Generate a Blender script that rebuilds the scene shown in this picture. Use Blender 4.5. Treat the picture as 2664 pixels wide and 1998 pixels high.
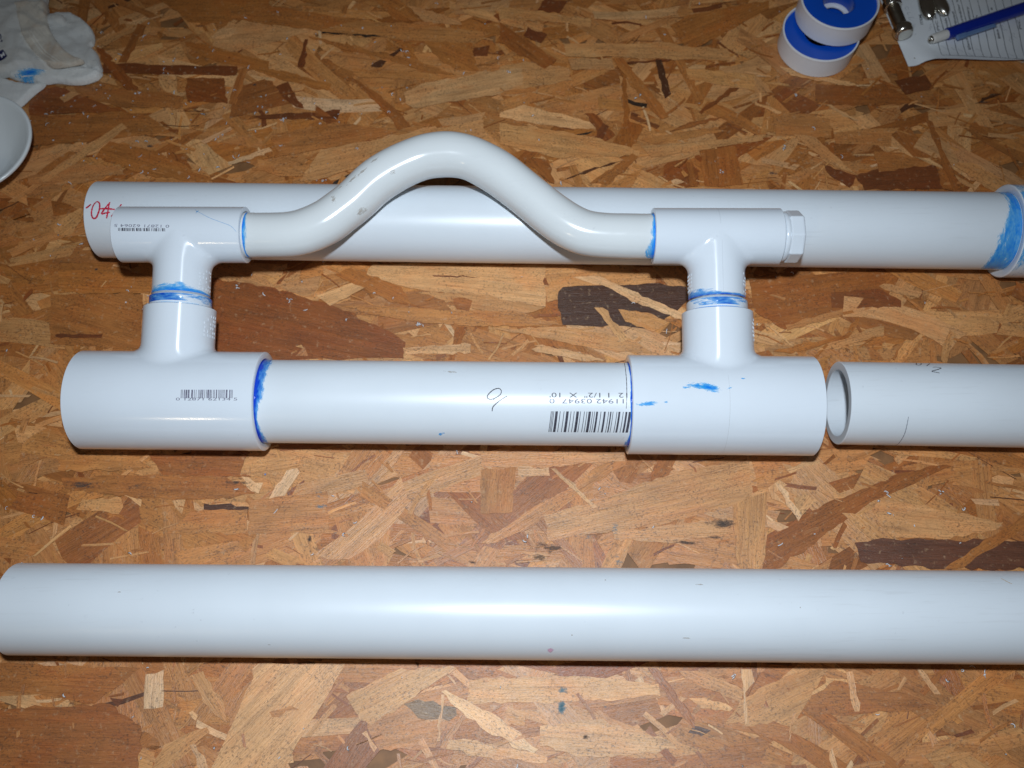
import bpy, bmesh, math, random
import numpy as np
from mathutils import Vector, noise as mnoise
random.seed(11)
sc = bpy.context.scene
for o in list(bpy.data.objects): bpy.data.objects.remove(o)
COL = sc.collection

# ------------------------------------------------------------------ camera
# survey of the bench, in millimetres: x along the pipes, y away from the viewer, z up from the board
F, TILT, ROLL, HGT, YO = 2400.0, .3955, -.0196, 526.2, 200.0
_f = np.array([0, math.sin(TILT), -math.cos(TILT)]); _u0 = np.array([0, math.cos(TILT), math.sin(TILT)]); _r0 = np.array([1., 0, 0])
RT = math.cos(ROLL)*_r0 + math.sin(ROLL)*_u0; UP = -math.sin(ROLL)*_r0 + math.cos(ROLL)*_u0; FW = _f
CAM = np.array([0, 0, HGT])
def W(p): return Vector((p[0]/1000, (p[1]-YO)/1000, p[2]/1000))      # survey mm -> scene metres
cam = bpy.data.cameras.new('camera'); camo = bpy.data.objects.new('camera', cam); COL.objects.link(camo); sc.camera = camo
cam.sensor_width = 36; cam.lens = F/2664*36; cam.clip_start = .01; cam.clip_end = 50
from mathutils import Matrix
M = Matrix((tuple(RT), tuple(UP), tuple(-FW))).transposed().to_4x4(); M.translation = W(CAM); camo.matrix_world = M
cam.dof.use_dof = True; cam.dof.focus_distance = .515; cam.dof.aperture_fstop = 9.5

# ------------------------------------------------------------------ world and lamps
wd = bpy.data.worlds.new('World'); sc.world = wd; wd.use_nodes = True
bg = wd.node_tree.nodes['Background']; bg.inputs[0].default_value = (1, .86, .72, 1); bg.inputs[1].default_value = .022
def area(name, pos, target, sx, sy, power, color):
    l = bpy.data.lights.new(name, 'AREA'); l.shape = 'RECTANGLE'; l.size = sx; l.size_y = sy; l.energy = power; l.color = color
    o = bpy.data.objects.new(name, l); COL.objects.link(o); o.location = pos
    o.rotation_euler = (Vector(target)-Vector(pos)).to_track_quat('-Z', 'Y').to_euler(); return o
flash_pos = W(CAM + UP*106 - FW*75)
fl = bpy.data.lights.new('camera_flash', 'SPOT'); fl.energy = 17.3; fl.color = (.82, .91, 1.0); fl.spot_size = math.radians(94); fl.spot_blend = 1.0; fl.shadow_soft_size = .014
flo = bpy.data.objects.new('camera_flash', fl); COL.objects.link(flo); flo.location = flash_pos; flo.rotation_euler = (W((0, 150, 0))-flash_pos).to_track_quat('-Z', 'Y').to_euler()
area('room_lamp', (-1.0, -1.9, 1.0), (0, 0, 0), .10, .10, 1.5, (1, .80, .52))
sc.view_settings.view_transform = 'Standard'; sc.view_settings.look = 'None'; sc.view_settings.exposure = 0; sc.view_settings.gamma = 1
sc.render.engine = 'CYCLES'

# ------------------------------------------------------------------ geometry helpers
def ray(px): 
    d = RT*(px[0]-1332) - UP*(px[1]-999) + FW*F; return d/np.linalg.norm(d)
def onz(px, z=0.0):
    r = ray(px); t = (z-CAM[2])/r[2]; return CAM + r*t
def cr(x0, y0, s, pts): return [(x0+x/s, y0+y/s) for x, y in pts]
class Cyl:
    """cylinder surface: s along the axis (mm), th from 'ref' (rad), positive towards the viewer for level pipes"""
    def __init__(S, P, d, R, ref=(0, 0, 1)):
        S.P = np.array(P, float); S.d = np.array(d, float); S.d /= np.linalg.norm(S.d); S.R = R
        ref = np.array(ref, float); S.a = ref - S.d*(ref@S.d); S.a /= np.linalg.norm(S.a); S.b = np.cross(S.a, S.d)
        if S.b[1] > 0: S.b = -S.b
    def pt(S, s, th, off=0.0): return S.P + S.d*s + (S.a*math.cos(th)+S.b*math.sin(th))*(S.R+off)
    def hit(S, px):
        r = ray(px); m = CAM - S.P; m = m - S.d*(m@S.d); q = r - S.d*(r@S.d)
        A = q@q; B = m@q; Cc = m@m - S.R**2; disc = max(B*B-A*Cc, 0); t = (-B-math.sqrt(disc))/A
        h = CAM + r*t - S.P; return h@S.d, math.atan2(h@S.b, h@S.a)
class Flat:
    def __init__(S, z): S.z = z
    def pt(S, x, y, off=0.0): return np.array([x, y, S.z+off])
    def hit(S, px): p = onz(px, S.z); return p[0], p[1]
def mesh(name, V, Fc, mat, parent=None, origin=None, smooth=True, uv=None, col=None, sharp=None):
    org = parent_origin(parent) if parent else (W(origin) if origin is not None else Vector((0, 0, 0)))
    me = bpy.data.meshes.new(name); me.from_pydata([tuple(W(v)-org) for v in V], [], Fc); me.update()
    if smooth: me.polygons.foreach_set('use_smooth', [True]*len(me.polygons))
    if mat: me.materials.append(mat)
    o = bpy.data.objects.new(name, me); COL.objects.link(o)
    if parent: o.parent = parent
    else: o.location = org
    if sharp:
        me.set_sharp_from_angle(angle=sharp)
    return o
def parent_origin(p):
    v = Vector((0, 0, 0))
    while p: v += p.location; p = p.parent
    return v
def tag(o, label, cat=None, group=None, kind=None):
    if label: o['label'] = label
    if cat: o['category'] = cat
    if group: o['group'] = group
    if kind: o['kind'] = kind
    return o
def thing(name, label, cat, base, group=None):
    o = bpy.data.objects.new(name, None); COL.objects.link(o); o.location = W(base); o.empty_display_size = .01
    return tag(o, label, cat, group)
def lathe(P, d, ref, prof, n=96, ph0=0.0):
    P = np.array(P, float); d = np.array(d, float); d /= np.linalg.norm(d); ref = np.array(ref, float)
    a = ref-d*(ref@d); a /= np.linalg.norm(a); b = np.cross(d, a); V = []; Fc = []
    for s, r in prof:
        for i in range(n):
            t = 2*math.pi*i/n+ph0; V.append(P+d*s+(a*math.cos(t)+b*math.sin(t))*r)
    for j in range(len(prof)-1):
        for i in range(n):
            k = (i+1) % n; Fc.append((j*n+i, j*n+k, (j+1)*n+k, (j+1)*n+i))
    return V, Fc
def sweep(pts, rad, n=24, caps=True, flat=1.0):
    pts = [np.array(p, float) for p in pts]; V = []; Fc = []; m = len(pts)
    t0 = pts[1]-pts[0]; a = np.cross(t0, [0, 0, 1.]); 
    if np.linalg.norm(a) < 1e-6: a = np.array([1., 0, 0])
    for i, p in enumerate(pts):
        t = pts[min(i+1, m-1)]-pts[max(i-1, 0)]; t /= np.linalg.norm(t)
        a = a - t*(a@t); a /= np.linalg.norm(a); b = np.cross(a, t); r = rad[i] if hasattr(rad, '__len__') else rad
        for k in range(n):
            w = 2*math.pi*k/n; V.append(p+(a*math.cos(w)+b*math.sin(w)*flat)*r)
    for i in range(m-1):
        for k in range(n):
            q = (k+1) % n; Fc.append((i*n+k, i*n+q, (i+1)*n+q, (i+1)*n+k))
    if caps: Fc.append(tuple(range(n))); Fc.append(tuple(range((m-1)*n, m*n))[::-1])
    return V, Fc
def spline(pts, n):
    pts = [np.array(p, float) for p in pts]; out = []
    for i in range(len(pts)-1):
        p0 = pts[max(i-1, 0)]; p1 = pts[i]; p2 = pts[i+1]; p3 = pts[min(i+2, len(pts)-1)]
        for k in range(n):
            t = k/n; out.append(.5*((2*p1)+(-p0+p2)*t+(2*p0-5*p1+4*p2-p3)*t*t+(-p0+3*p1-3*p2+p3)*t**3))
    out.append(pts[-1]); return out
def join(*parts):
    V = []; Fc = []
    for v, f in parts:
        o = len(V); V += list(v); Fc += [tuple(i+o for i in q) for q in f]
    return V, Fc

# ------------------------------------------------------------------ materials
class NT:
    def __init__(S, name):
        S.m = bpy.data.materials.new(name); S.m.use_nodes = True; S.t = S.m.node_tree; S.b = S.t.nodes['Principled BSDF']; S.out = S.t.nodes['Material Output']
    def n(S, ty, **kw):
        x = S.t.nodes.new(ty)
        for k, v in kw.items():
            if k.startswith('_'): setattr(x, k[1:], v)
            else:
                key = int(k[1:]) if k[0] == 'i' and k[1:].isdigit() else k
                S.set(x.inputs[key], v)
        return x
    def set(S, sock, v):
        if hasattr(v, 'links') or hasattr(v, 'is_linked'): S.t.links.new(v, sock)
        else: sock.default_value = v
    def P(S, **kw):
        for k, v in kw.items(): S.set(S.b.inputs[k.replace('_', ' ')], v)
        return S
    def math(S, op, a, b=0.0, c=False):
        x = S.n('ShaderNodeMath', _operation=op, _use_clamp=c, i0=a, i1=b); return x.outputs[0]
    def mix(S, f, a, b, mode='MIX'):
        x = S.n('ShaderNodeMix', _data_type='RGBA', _blend_type=mode); S.set(x.inputs[0], f); S.set(x.inputs[6], a); S.set(x.inputs[7], b); return x.outputs[2]
    def noise(S, vec, scale, detail=3.0, rough=.55, dist=0.0):
        x = S.n('ShaderNodeTexNoise', Scale=scale, Detail=detail, Roughness=rough, Distortion=dist); S.set(x.inputs['Vector'], vec); return x.outputs['Fac']
    def ramp(S, f, a, b):
        x = S.n('ShaderNodeMapRange'); S.set(x.inputs[0], f); x.inputs[1].default_value = a; x.inputs[2].default_value = b; x.clamp = True; return x.outputs[0]
    def mapping(S, vec, sc): 
        x = S.n('ShaderNodeMapping'); S.set(x.inputs[0], vec); x.inputs['Scale'].default_value = sc; return x.outputs[0]
    def bump(S, h, st, dist):
        x = S.n('ShaderNodeBump', Strength=st, Distance=dist, Height=h); return x.outputs[0]
def C4(c): return (c[0], c[1], c[2], 1)

def pvc(name, base, rough, speck=.35, scuff=.15, aniso=0.0):
    N = NT(name); oc = N.n('ShaderNodeTexCoord').outputs['Object']
    big = N.noise(oc, 22, 3); c = N.mix(N.ramp(big, .3, .75), C4(base), C4([x*.955 for x in base]))
    dots = N.ramp(N.noise(oc, 330, 2, .5), .715, .76); zone = N.ramp(N.noise(oc, 16, 2), .45, .7)
    c = N.mix(N.math('MULTIPLY', N.math('MULTIPLY', dots, zone), speck), c, C4((.24, .26, .30)))
    st = N.ramp(N.noise(N.mapping(oc, (35, 500, 500)), 1, 3), .58, .70); zone2 = N.ramp(N.noise(oc, 9, 2), .46, .64)
    c = N.mix(N.math('MULTIPLY', N.math('MULTIPLY', st, zone2), scuff), c, C4((.52, .54, .56)))
    r = N.math('ADD', N.math('MULTIPLY', N.noise(oc, 60, 4), .10), rough-.05)
    N.P(Base_Color=c, Roughness=r, IOR=1.47, Normal=N.bump(N.noise(oc, 140, 3), .02, .0003))
    if aniso: ga = N.n('ShaderNodeAttribute', _attribute_name='polish').outputs['Fac']; N.P(Roughness=N.math('ADD', .13, N.math('MULTIPLY', ga, .08)), Anisotropic=N.math('MULTIPLY', ga, aniso), Tangent=N.n('ShaderNodeAttribute', _attribute_name='grain').outputs['Vector'])
    return N.m
PIPE = pvc('pvc_pipe_white', (.69, .745, .795), .33, .22, .26)
FIT = pvc('pvc_fitting_white', (.70, .76, .825), .16, .12, .06)
BEND = pvc('pvc_bent_pipe_cream', (.69, .725, .735), .15, .2, .1)
FITA = pvc('pvc_tee_white', (.70, .76, .825), .21, .12, .06, .85)
CUT = pvc('pvc_cut_edge', (.60, .61, .58), .55, .5, .5)

def simple(name, c, rough=.5, metal=0.0, var=.08, scale=60, bump=0.0, spec=None):
    N = NT(name); oc = N.n('ShaderNodeTexCoord').outputs['Object']; f = N.noise(oc, scale, 4)
    N.P(Base_Color=N.mix(N.ramp(f, .3, .7), C4([min(1, x*(1+var)) for x in c]), C4([x*(1-var) for x in c])), Roughness=rough, Metallic=metal)
    if bump: N.P(Normal=N.bump(f, bump, .0005))
    return N.m
INK = simple('printer_ink', (.05, .05, .07), .55, var=.5, scale=700); INKG = simple('printer_ink_worn', (.16, .16, .22), .6, var=.45, scale=900)
MARK = simple('black_marker', (.02, .015, .03), .4); RED = simple('red_marker', (.55, .02, .06), .45, var=.3, scale=300)
TAPEW = simple('tape_case_white', (.74, .76, .80), .38, var=.03); TAPEB = simple('spool_blue', (.003, .075, .50), .30, var=.05)
PAPER = simple('paper', (.80, .84, .88), .7, var=.03, scale=25); PENCILG = simple('pencil_graphite', (.33, .36, .42), .6)
STEEL = simple('polished_steel', (.66, .64, .58), .22, 1.0, .12, 90, .1); STEELD = simple('thread_steel', (.40, .36, .29), .3, 1.0, .2, 200, .3)
PENB = simple('pencil_blue_plastic', (.006, .025, .32), .25); CLIP = simple('clip_clear_blue', (.16, .27, .50), .3)
ERAS = simple('eraser_white', (.72, .71, .68), .6); CAPW = simple('cap_white_plastic', (.78, .83, .85), .22, var=.03, scale=30)
NAVY = simple('navy_print', (.012, .016, .09), .8)

def primer_mat(name, light, dark, rough=.25):
    N = NT(name); oc = N.n('ShaderNodeTexCoord').outputs['Object']; at = N.n('ShaderNodeAttribute', _attribute_name='amt').outputs['Fac']
    sv = N.n('ShaderNodeAttribute', _attribute_name='suv').outputs['Vector']; n1 = N.noise(sv, .95, 4, .6, .5); n2 = N.noise(sv, .28, 3, .5, .8)
    v = N.math('ADD', at, N.math('MULTIPLY', N.math('SUBTRACT', N.math('ADD', N.math('MULTIPLY', n1, .5), N.math('MULTIPLY', n2, .5)), .5), 2.3))
    cov = N.ramp(v, .36, .68); thick = N.ramp(v, .60, 1.25)
    N.P(Base_Color=N.mix(thick, C4(light), C4(dark)), Roughness=rough, IOR=1.47)
    tr = N.n('ShaderNodeBsdfTransparent').outputs[0]; mx = N.n('ShaderNodeMixShader', i0=N.math('MULTIPLY', cov, N.math('ADD', .55, N.math('MULTIPLY', thick, .45))), i1=tr, i2=N.b.outputs[0])
    N.t.links.new(mx.outputs[0], N.out.inputs[0]); return N.m
BLUE = primer_mat('primer_blue', (.05, .40, .88), (.004, .05, .50), .11)
BLUEL = primer_mat('primer_blue_light', (.06, .50, .95), (.006, .19, .78), .13)
SCUFF = primer_mat('scuff_grey', (.52, .48, .43), (.34, .29, .24), .5)
TEAL = primer_mat('paint_teal', (.16, .30, .36), (.03, .10, .13), .7)
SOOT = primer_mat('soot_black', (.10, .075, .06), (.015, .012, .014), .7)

def wood():
    N = NT('osb_wood'); uv = N.n('ShaderNodeUVMap').outputs[0]; ca = N.n('ShaderNodeAttribute', _attribute_name='Col').outputs['Color']
    st = N.noise(N.mapping(uv, (.22, 2.6, 1)), 1, 5, .62, .35); fib = N.noise(N.mapping(uv, (1.6, 17, 1)), 1, 4, .65)
    blot = N.noise(N.mapping(uv, (.35, .8, 1)), 1, 3, .5, .4); gr = N.noise(N.mapping(uv, (28, 60, 1)), 1, 3, .6)
    rs, rf, rg, rb_ = N.ramp(st, .30, .70), N.ramp(fib, .30, .70), N.ramp(gr, .32, .68), N.ramp(blot, .3, .7)
    m = N.math('ADD', .40, N.math('ADD', N.math('MULTIPLY', rs, .40), N.math('ADD', N.math('MULTIPLY', rf, .36), N.math('ADD', N.math('MULTIPLY', rb_, .36), N.math('MULTIPLY', rg, .26)))))
    mm = N.n('ShaderNodeCombineColor'); [N.set(mm.inputs[i], m) for i in range(3)]
    c = N.mix(1.0, ca, mm.outputs[0], 'MULTIPLY')
    c = N.mix(N.math('MULTIPLY', N.ramp(blot, .46, .66), .45), c, N.mix(1.0, c, C4((.72, .50, .33)), 'MULTIPLY'))
    lines = N.ramp(N.noise(N.mapping(uv, (.28, 11, 1)), 1, 2, .5, .5), .54, .62)
    c = N.mix(N.math('MULTIPLY', lines, .30), c, N.mix(1.0, c, C4((.50, .36, .26)), 'MULTIPLY'))
    sp = N.ramp(N.noise(N.mapping(uv, (6.5, 13, 1)), 1, 3, .6), .555, .63); szone = N.ramp(N.noise(N.mapping(uv, (.5, .9, 1)), 1, 2), .34, .60)
    c = N.mix(N.math('MULTIPLY', N.math('MULTIPLY', sp, szone), .60), c, C4((.055, .026, .013)))
    oc = N.n('ShaderNodeTexCoord').outputs['Object']        # grime, resin and pin-holes run across the strands
    g1 = N.ramp(N.noise(oc, 26, 5, .62, .5), .38, .66); c = N.mix(N.math('MULTIPLY', g1, .32), c, N.mix(1.0, c, C4((.66, .50, .34)), 'MULTIPLY'))
    g2 = N.ramp(N.noise(oc, 620, 2, .5), .56, .66); g3 = N.ramp(N.noise(oc, 45, 3), .36, .62); c = N.mix(N.math('MULTIPLY', N.math('MULTIPLY', g2, g3), .50), c, C4((.06, .028, .014)))
    g4 = N.ramp(N.noise(oc, 300, 3, .6), .60, .72); c = N.mix(N.math('MULTIPLY', g4, .30), c, C4((.62, .42, .24)))
    N.P(Base_Color=c, Roughness=N.math('ADD', .30, N.math('MULTIPLY', fib, .30)), IOR=1.5, Specular_IOR_Level=.75)
    h = N.math('ADD', N.math('MULTIPLY', fib, .7), N.math('MULTIPLY', st, .8))
    N.P(Normal=N.bump(h, .8, .0004)); return N.m
WOOD = wood()

# ------------------------------------------------------------------ board of pressed strands
PAL = {'LL': (.72, .48, .27), 'L': (.645, .38, .182), 'T': (.565, .298, .120), 'M': (.485, .222, .072), 'A': (.40, .160, .040), 'A2': (.325, .117, .026), 'D2': (.26, .083, .018),
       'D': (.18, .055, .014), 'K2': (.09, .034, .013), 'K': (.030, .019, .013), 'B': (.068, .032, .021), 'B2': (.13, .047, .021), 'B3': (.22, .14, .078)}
VIS = []  # traced strands, sorted bottom to top: (crop, colour, corners)
CR = {'A': (0, 0, 3.16), 'B': (600, 0, 3.16), 'C': (1300, 0, 3.16), 'D': (1964, 0, 3.16), 'E': (150, 420, 3.16), 'F': (1600, 480, 3.16), 'G': (150, 850, 3.16), 'H': (1250, 880, 3.16),
      'J': (700, 280, 2.212), 'K': (0, 1400, 2.458), 'L': (900, 1400, 2.458), 'M': (1764, 1200, 2.458), 'N': (2164, 420, 4.424)}
TR = """
A A 1280 -40 1560 180 1800 190 2212 120 2212 -40
A A 1520 340 1700 370 2212 500 2212 580 1750 500 1530 380
A D 850 520 1950 545 1940 615 850 600
A D2 770 370 850 400 1180 780 1130 830 880 560
A T 800 330 1080 215 1110 250 790 395
A L 910 500 960 460 1330 350 1340 390 1060 510
A A2 970 510 1130 190 1200 210 1040 510
A D2 1530 640 1840 640 1870 850 1540 830
A A 600 700 1400 760 1510 800 1500 880 1000 880 640 770
A A 1960 570 2040 560 1940 860 1880 850
A D2 240 850 330 720 500 720 1000 910 240 945
A T 485 800 590 750 660 770 530 840
A A 250 950 1200 930 1400 1080 1000 1130 260 1200
A A 780 1290 900 1160 1300 1250 1750 1480 1660 1500 1200 1440
A T 240 1250 540 1180 550 1220 260 1330 210 1340
A M 230 1450 640 1340 1000 1370 1010 1430 700 1500 240 1520
A T 60 1659 200 1560 600 1280 1000 1010 1045 1050 700 1290 420 1470 130 1659
A L 1650 1160 1890 1040 1910 1060 1680 1180
A LL 1870 1330 2212 1210 2240 1240 1880 1355
B A 0 70 300 40 1060 170 980 210 740 250 200 180 0 150
B T -90 240 0 190 200 185 640 260 180 390 0 420 -150 370
B L -170 310 -100 240 50 230 0 300 -100 320
B A 1170 -20 1380 -20 1590 180 1340 160
B T 1430 30 1880 160 1900 200 1600 180
B M 740 240 1040 170 1500 190 2100 260 2080 310 2000 370 1100 300 760 275
B K 745 258 1000 280 1290 300 1290 306 750 275
B A 1590 340 1990 350 1990 430 2040 580 1880 580 1720 490
B D 2000 390 2130 370 2110 460 2000 460
B A 1380 370 1480 360 1550 510 1440 490
B A 640 300 780 320 960 370 1480 480 1860 620 1700 650 1300 480 900 400
B K2 1150 540 1230 490 1280 500 1240 550
B K2 1300 450 1390 390 1420 400 1340 465
B M 1010 600 1000 560 1500 590 1850 620 1680 660 1050 630
B D 550 550 610 320 635 320 600 550
B D 370 710 470 670 600 890 540 880 430 800
B D 200 950 900 900 880 975 240 975
B A 150 520 500 600 830 690 800 745 400 650 170 560
B A 330 1110 880 1000 1380 1080 1100 1160 700 1230 400 1280
B T 740 1230 1380 1110 2080 980 2090 1120 1300 1300 700 1480 570 1490
B A2 830 590 1000 640 1200 760 1360 900 1480 1040 1380 1070 1260 900 1050 700
B L 1420 760 1560 690 2212 570 2400 560 2400 700 2212 770 1500 885 1440 850
C D 310 80 370 -20 555 10 490 105
C T 0 50 300 90 750 150 740 220 400 170 0 160
C D 195 290 230 220 390 280 340 350
C T 0 550 210 500 570 560 600 660 0 755
C T 530 360 1400 350 1500 380 1880 400 1890 500 540 460
C T 560 480 920 480 950 570 590 570
C A2 0 180 470 490 370 565 0 350
C A 1400 210 1560 120 2212 0 2212 70 1640 380 1550 405
C T 1530 560 2100 610 2212 700 2212 760 1560 650
C L 200 860 740 1000 900 1050 600 1060 0 960 0 930
C D 1040 510 1420 485 1390 500 1060 525
C K2 1280 490 1330 490 1410 770 1360 810
C A 930 480 1010 475 1330 860 1390 960 1330 980 1060 680
C A2 1000 600 1040 620 1070 1000 1190 1040 1080 1215 930 1170 1020 1010
C K 595 1110 770 1075 640 1125
C D2 700 930 770 930 950 1110 860 1165
C D 765 1140 850 1010 900 1040 850 1140
C T 0 1010 700 1110 1150 1240 1150 1280 480 1300 0 1180
C M 1150 1150 1780 1040 1830 1080 1300 1180
C T 1160 1200 2150 1120 2170 1150 1250 1290
C D2 1640 920 1890 720 1970 720 1660 935
C A2 1400 1080 1560 1000 1860 955 1560 1050
C K2 520 1480 700 1400 960 1330 1000 1320 740 1410
C A 740 1510 1090 1260 1140 1290 900 1515
C A2 1640 1240 1940 1200 2000 1520 1690 1530
C A2 170 1290 400 1310 450 1510 410 1500
C A2 1530 1330 1580 1330 1630 1530 1570 1530
D L 200 540 830 690 820 710 300 620
D T 0 610 150 760 0 760
D A2 500 690 1150 730 1350 860 700 860 510 840
D L 560 855 630 860 870 990 820 990
D L 0 830 220 920 210 935 0 860
D M 150 960 420 940 620 980 630 1130 170 1120
D D 570 1350 840 1440 780 1540 620 1440
D D 830 1440 1000 1390 1480 1350 1550 1550 900 1560
D T 320 1100 500 1130 840 1440 580 1330
D A 980 1240 1200 1250 1480 1350 1020 1415
D L 1310 1285 1430 1300 1560 1390 1480 1360
D D 1150 660 1400 610 1470 720 1240 775
D T 1990 640 2160 590 2240 620 2240 800
D T 1600 1330 1830 1350 2150 1550 1980 1580 1780 1460
D T 1640 1430 1820 1530 1790 1545 1680 1490
D A2 1400 970 1460 1000 1600 1330 1700 1590 1640 1590
D K2 1810 850 1940 770 2030 770 1860 840
E T -20 500 190 380 230 430 90 610 -20 590
E A 0 900 500 880 770 960 760 1090 0 1080
E A -60 1090 700 1090 690 1540 620 1540 -60 1500
E D -20 1420 370 1415 360 1450 -20 1440
E T 1680 940 1880 920 1770 1020
E T 1800 1010 2170 940 2100 1110 1900 1070
J D2 -330 980 0 1030 370 1140 700 1290 785 1350 770 1440 -330 1460
J L 270 1080 540 990 570 1030 350 1140
J A 380 960 470 920 760 1030 820 1130 700 1120
J L 600 900 1590 910 1590 1145 1100 1080 800 1035 560 960
J T 1600 920 2212 960 2200 1010 1600 1120
J T 850 1060 1150 1060 1590 1150 1430 1190 1200 1160
J M 400 1130 700 1150 1400 1170 1700 1250 1300 1260 900 1240 600 1190
J T 1300 1270 1700 1260 2100 1340 2212 1420 1900 1390
J A2 1060 1100 1130 1095 1170 1110 1150 1170 1080 1160
J A2 1080 1260 1140 1260 1070 1450 1030 1450
J L 770 1380 1160 1360 1160 1410 780 1420
J L 1510 1390 1580 1370 1950 1450 1800 1460
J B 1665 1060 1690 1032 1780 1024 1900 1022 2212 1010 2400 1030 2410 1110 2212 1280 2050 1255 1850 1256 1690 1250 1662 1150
J LL 1750 975 1900 970 2060 1040 2212 1110 2400 1190 2400 1230 2150 1140 1940 1030
J L 1870 1150 1920 1150 2070 1330 2030 1350
J T 2010 1160 2212 1190 2300 1240 2212 1290 2050 1230
J D 940 965 1255 970 1240 980 950 972
F A2 1100 780 2212 700 2260 950 1400 1190 1150 1040
F M 1400 1150 2100 960 2120 1010 1420 1200
F T 1650 1380 1830 1260 2212 1160 2212 1240 1950 1310
F A 1300 1370 1900 1230 2000 1080 2010 1110 1920 1260 1450 1390
F L 1230 1140 1310 1190 1470 1330 1440 1320
N D2 0 1500 560 1470 800 1600 800 1680 0 1680
N T 540 1430 600 1405 1040 1510 1000 1570 700 1500
G M 0 1060 620 1060 780 1160 500 1180 0 1180
G A2 750 1050 1560 1050 1500 1190 1590 1230 860 1220
G A 30 1240 900 1220 1350 1230 1590 1300 1620 1370 1300 1420 600 1400 60 1330
G T 1550 1100 2000 1060 1980 1140 1500 1220
G LL 1510 1230 1690 1280 1650 1370 1590 1350
G LL 1880 1180 1970 1160 1990 1200 1830 1450 1720 1440
G T 200 1420 520 1400 540 1480 500 1540 150 1500
G L 940 1430 1050 1420 1020 1540 970 1490
G K2 1200 1450 1580 1480 1560 1510 1200 1510
G M 1100 1510 1560 1500 1550 1700 900 1700
G M 1590 1430 2212 1350 2230 1700 1560 1700
H T 0 930 1180 930 1190 1010 600 1050 300 1080 0 1050
H L 440 60 510 50 1020 180 1000 190 600 140
H M 0 1080 300 1060 260 1430 180 1440 0 1440
H L 310 1060 560 1060 570 1130 310 1130
H M 780 1200 1000 1030 1210 1010 860 1260 450 1530 130 1680 0 1680 500 1350
H T 520 1450 900 1350 1300 1200 1700 1080 2212 1000 2230 1290 2070 1370 1500 1530 1200 1560 560 1670 540 1600
H L 580 1070 620 1070 960 1380 930 1400
H T 1080 1560 1280 1570 1560 1530 2070 1480 2080 1600 1800 1640 1500 1680 1100 1650
M A2 550 490 780 350 1250 150 1400 80 1700 20 1760 30 1250 250 900 500 620 690 540 690
M T 350 280 450 230 570 190 560 600 520 690 400 690 370 600
M L 575 170 650 120 700 150 620 200 700 280 600 240
M L 740 235 820 200 890 250 790 350
M LL 620 140 650 140 795 340 770 385
M L 565 370 640 390 710 420 640 450 570 410
M T 1240 300 1300 245 1600 290 2080 390 2050 430 1700 500 1380 490 1290 400
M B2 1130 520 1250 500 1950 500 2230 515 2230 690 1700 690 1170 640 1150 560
M A 1700 690 2230 330 2230 420 1800 690
M A 830 1540 1000 1400 1500 1500 1700 1580 1000 1620 830 1620
M T 0 1340 200 1350 420 1470 400 1545 170 1450 50 1390
M T 300 1680 430 1510 560 1430 820 1330 960 1330 820 1550 750 1680
M L 405 1330 470 1330 490 1410 430 1480 455 1680 430 1680
M L 1075 1350 1120 1340 1160 1600 1130 1600
M L 70 1515 180 1510 350 1580 330 1600 150 1580
M L 1530 1330 1560 1330 1680 1490 1640 1490
K A -20 800 900 830 600 1060 -20 960
K A2 -20 1100 700 1060 900 1200 880 1490 -20 1490
K T 1210 880 1300 850 1440 1090 1450 1180 1360 1120
K M 1440 1060 1620 900 1650 960 1530 1180 1470 1200
K LL 930 870 1050 840 1040 1080 920 1090
K T 1050 1320 1320 1210 1340 1240 1040 1490 950 1490
K L 1210 1320 1250 1320 1340 1490 1280 1490
K D 700 1020 790 1030 750 1080
K L 1650 800 2210 800 1800 1490 1340 1490 1480 1200
K M 1720 1110 1860 1070 1920 1100 1740 1145
L L 0 1010 350 830 710 830 160 1200 100 1150
L M 230 1220 600 1170 650 1180 570 1340 240 1350
L B3 370 1060 460 1030 700 1080 710 1130 660 1170 460 1150
L L 790 910 900 890 1460 880 1700 900 2000 940 2010 1010 1500 1040 820 1060 770 1050
L M 640 1250 740 1130 780 1140 640 1350 600 1340
L LL 610 980 640 970 1000 1160 1230 1350 1200 1380 900 1240 700 1080
L L 1240 1200 1400 1180 1600 1160 2100 1300 2120 1350 1700 1400 1480 1400 1300 1330 1240 1330
L L 660 1290 800 1290 1290 1400 1280 1440 880 1400 640 1350
L L 580 1300 610 1000 630 1000 600 1300
L A2 1930 830 1990 830 2230 1150 2230 1220 2060 1030
L L 100 1250 130 1230 200 1340 180 1370
"""
def rag_edge(poly, amp, step):
    """poly (mm) -> same outline with small uneven steps, like split wood"""
    out = []; n = len(poly)
    for i in range(n):
        a = np.array(poly[i]); b = np.array(poly[(i+1) % n]); L = np.linalg.norm(b-a); k = max(1, min(12, int(L/step))); nr = np.array([-(b-a)[1], (b-a)[0]])/max(L, 1e-6)
        for j in range(k): out.append(a+(b-a)*(j/k)+(nr*random.gauss(0, amp) if j else 0))
    return out
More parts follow.
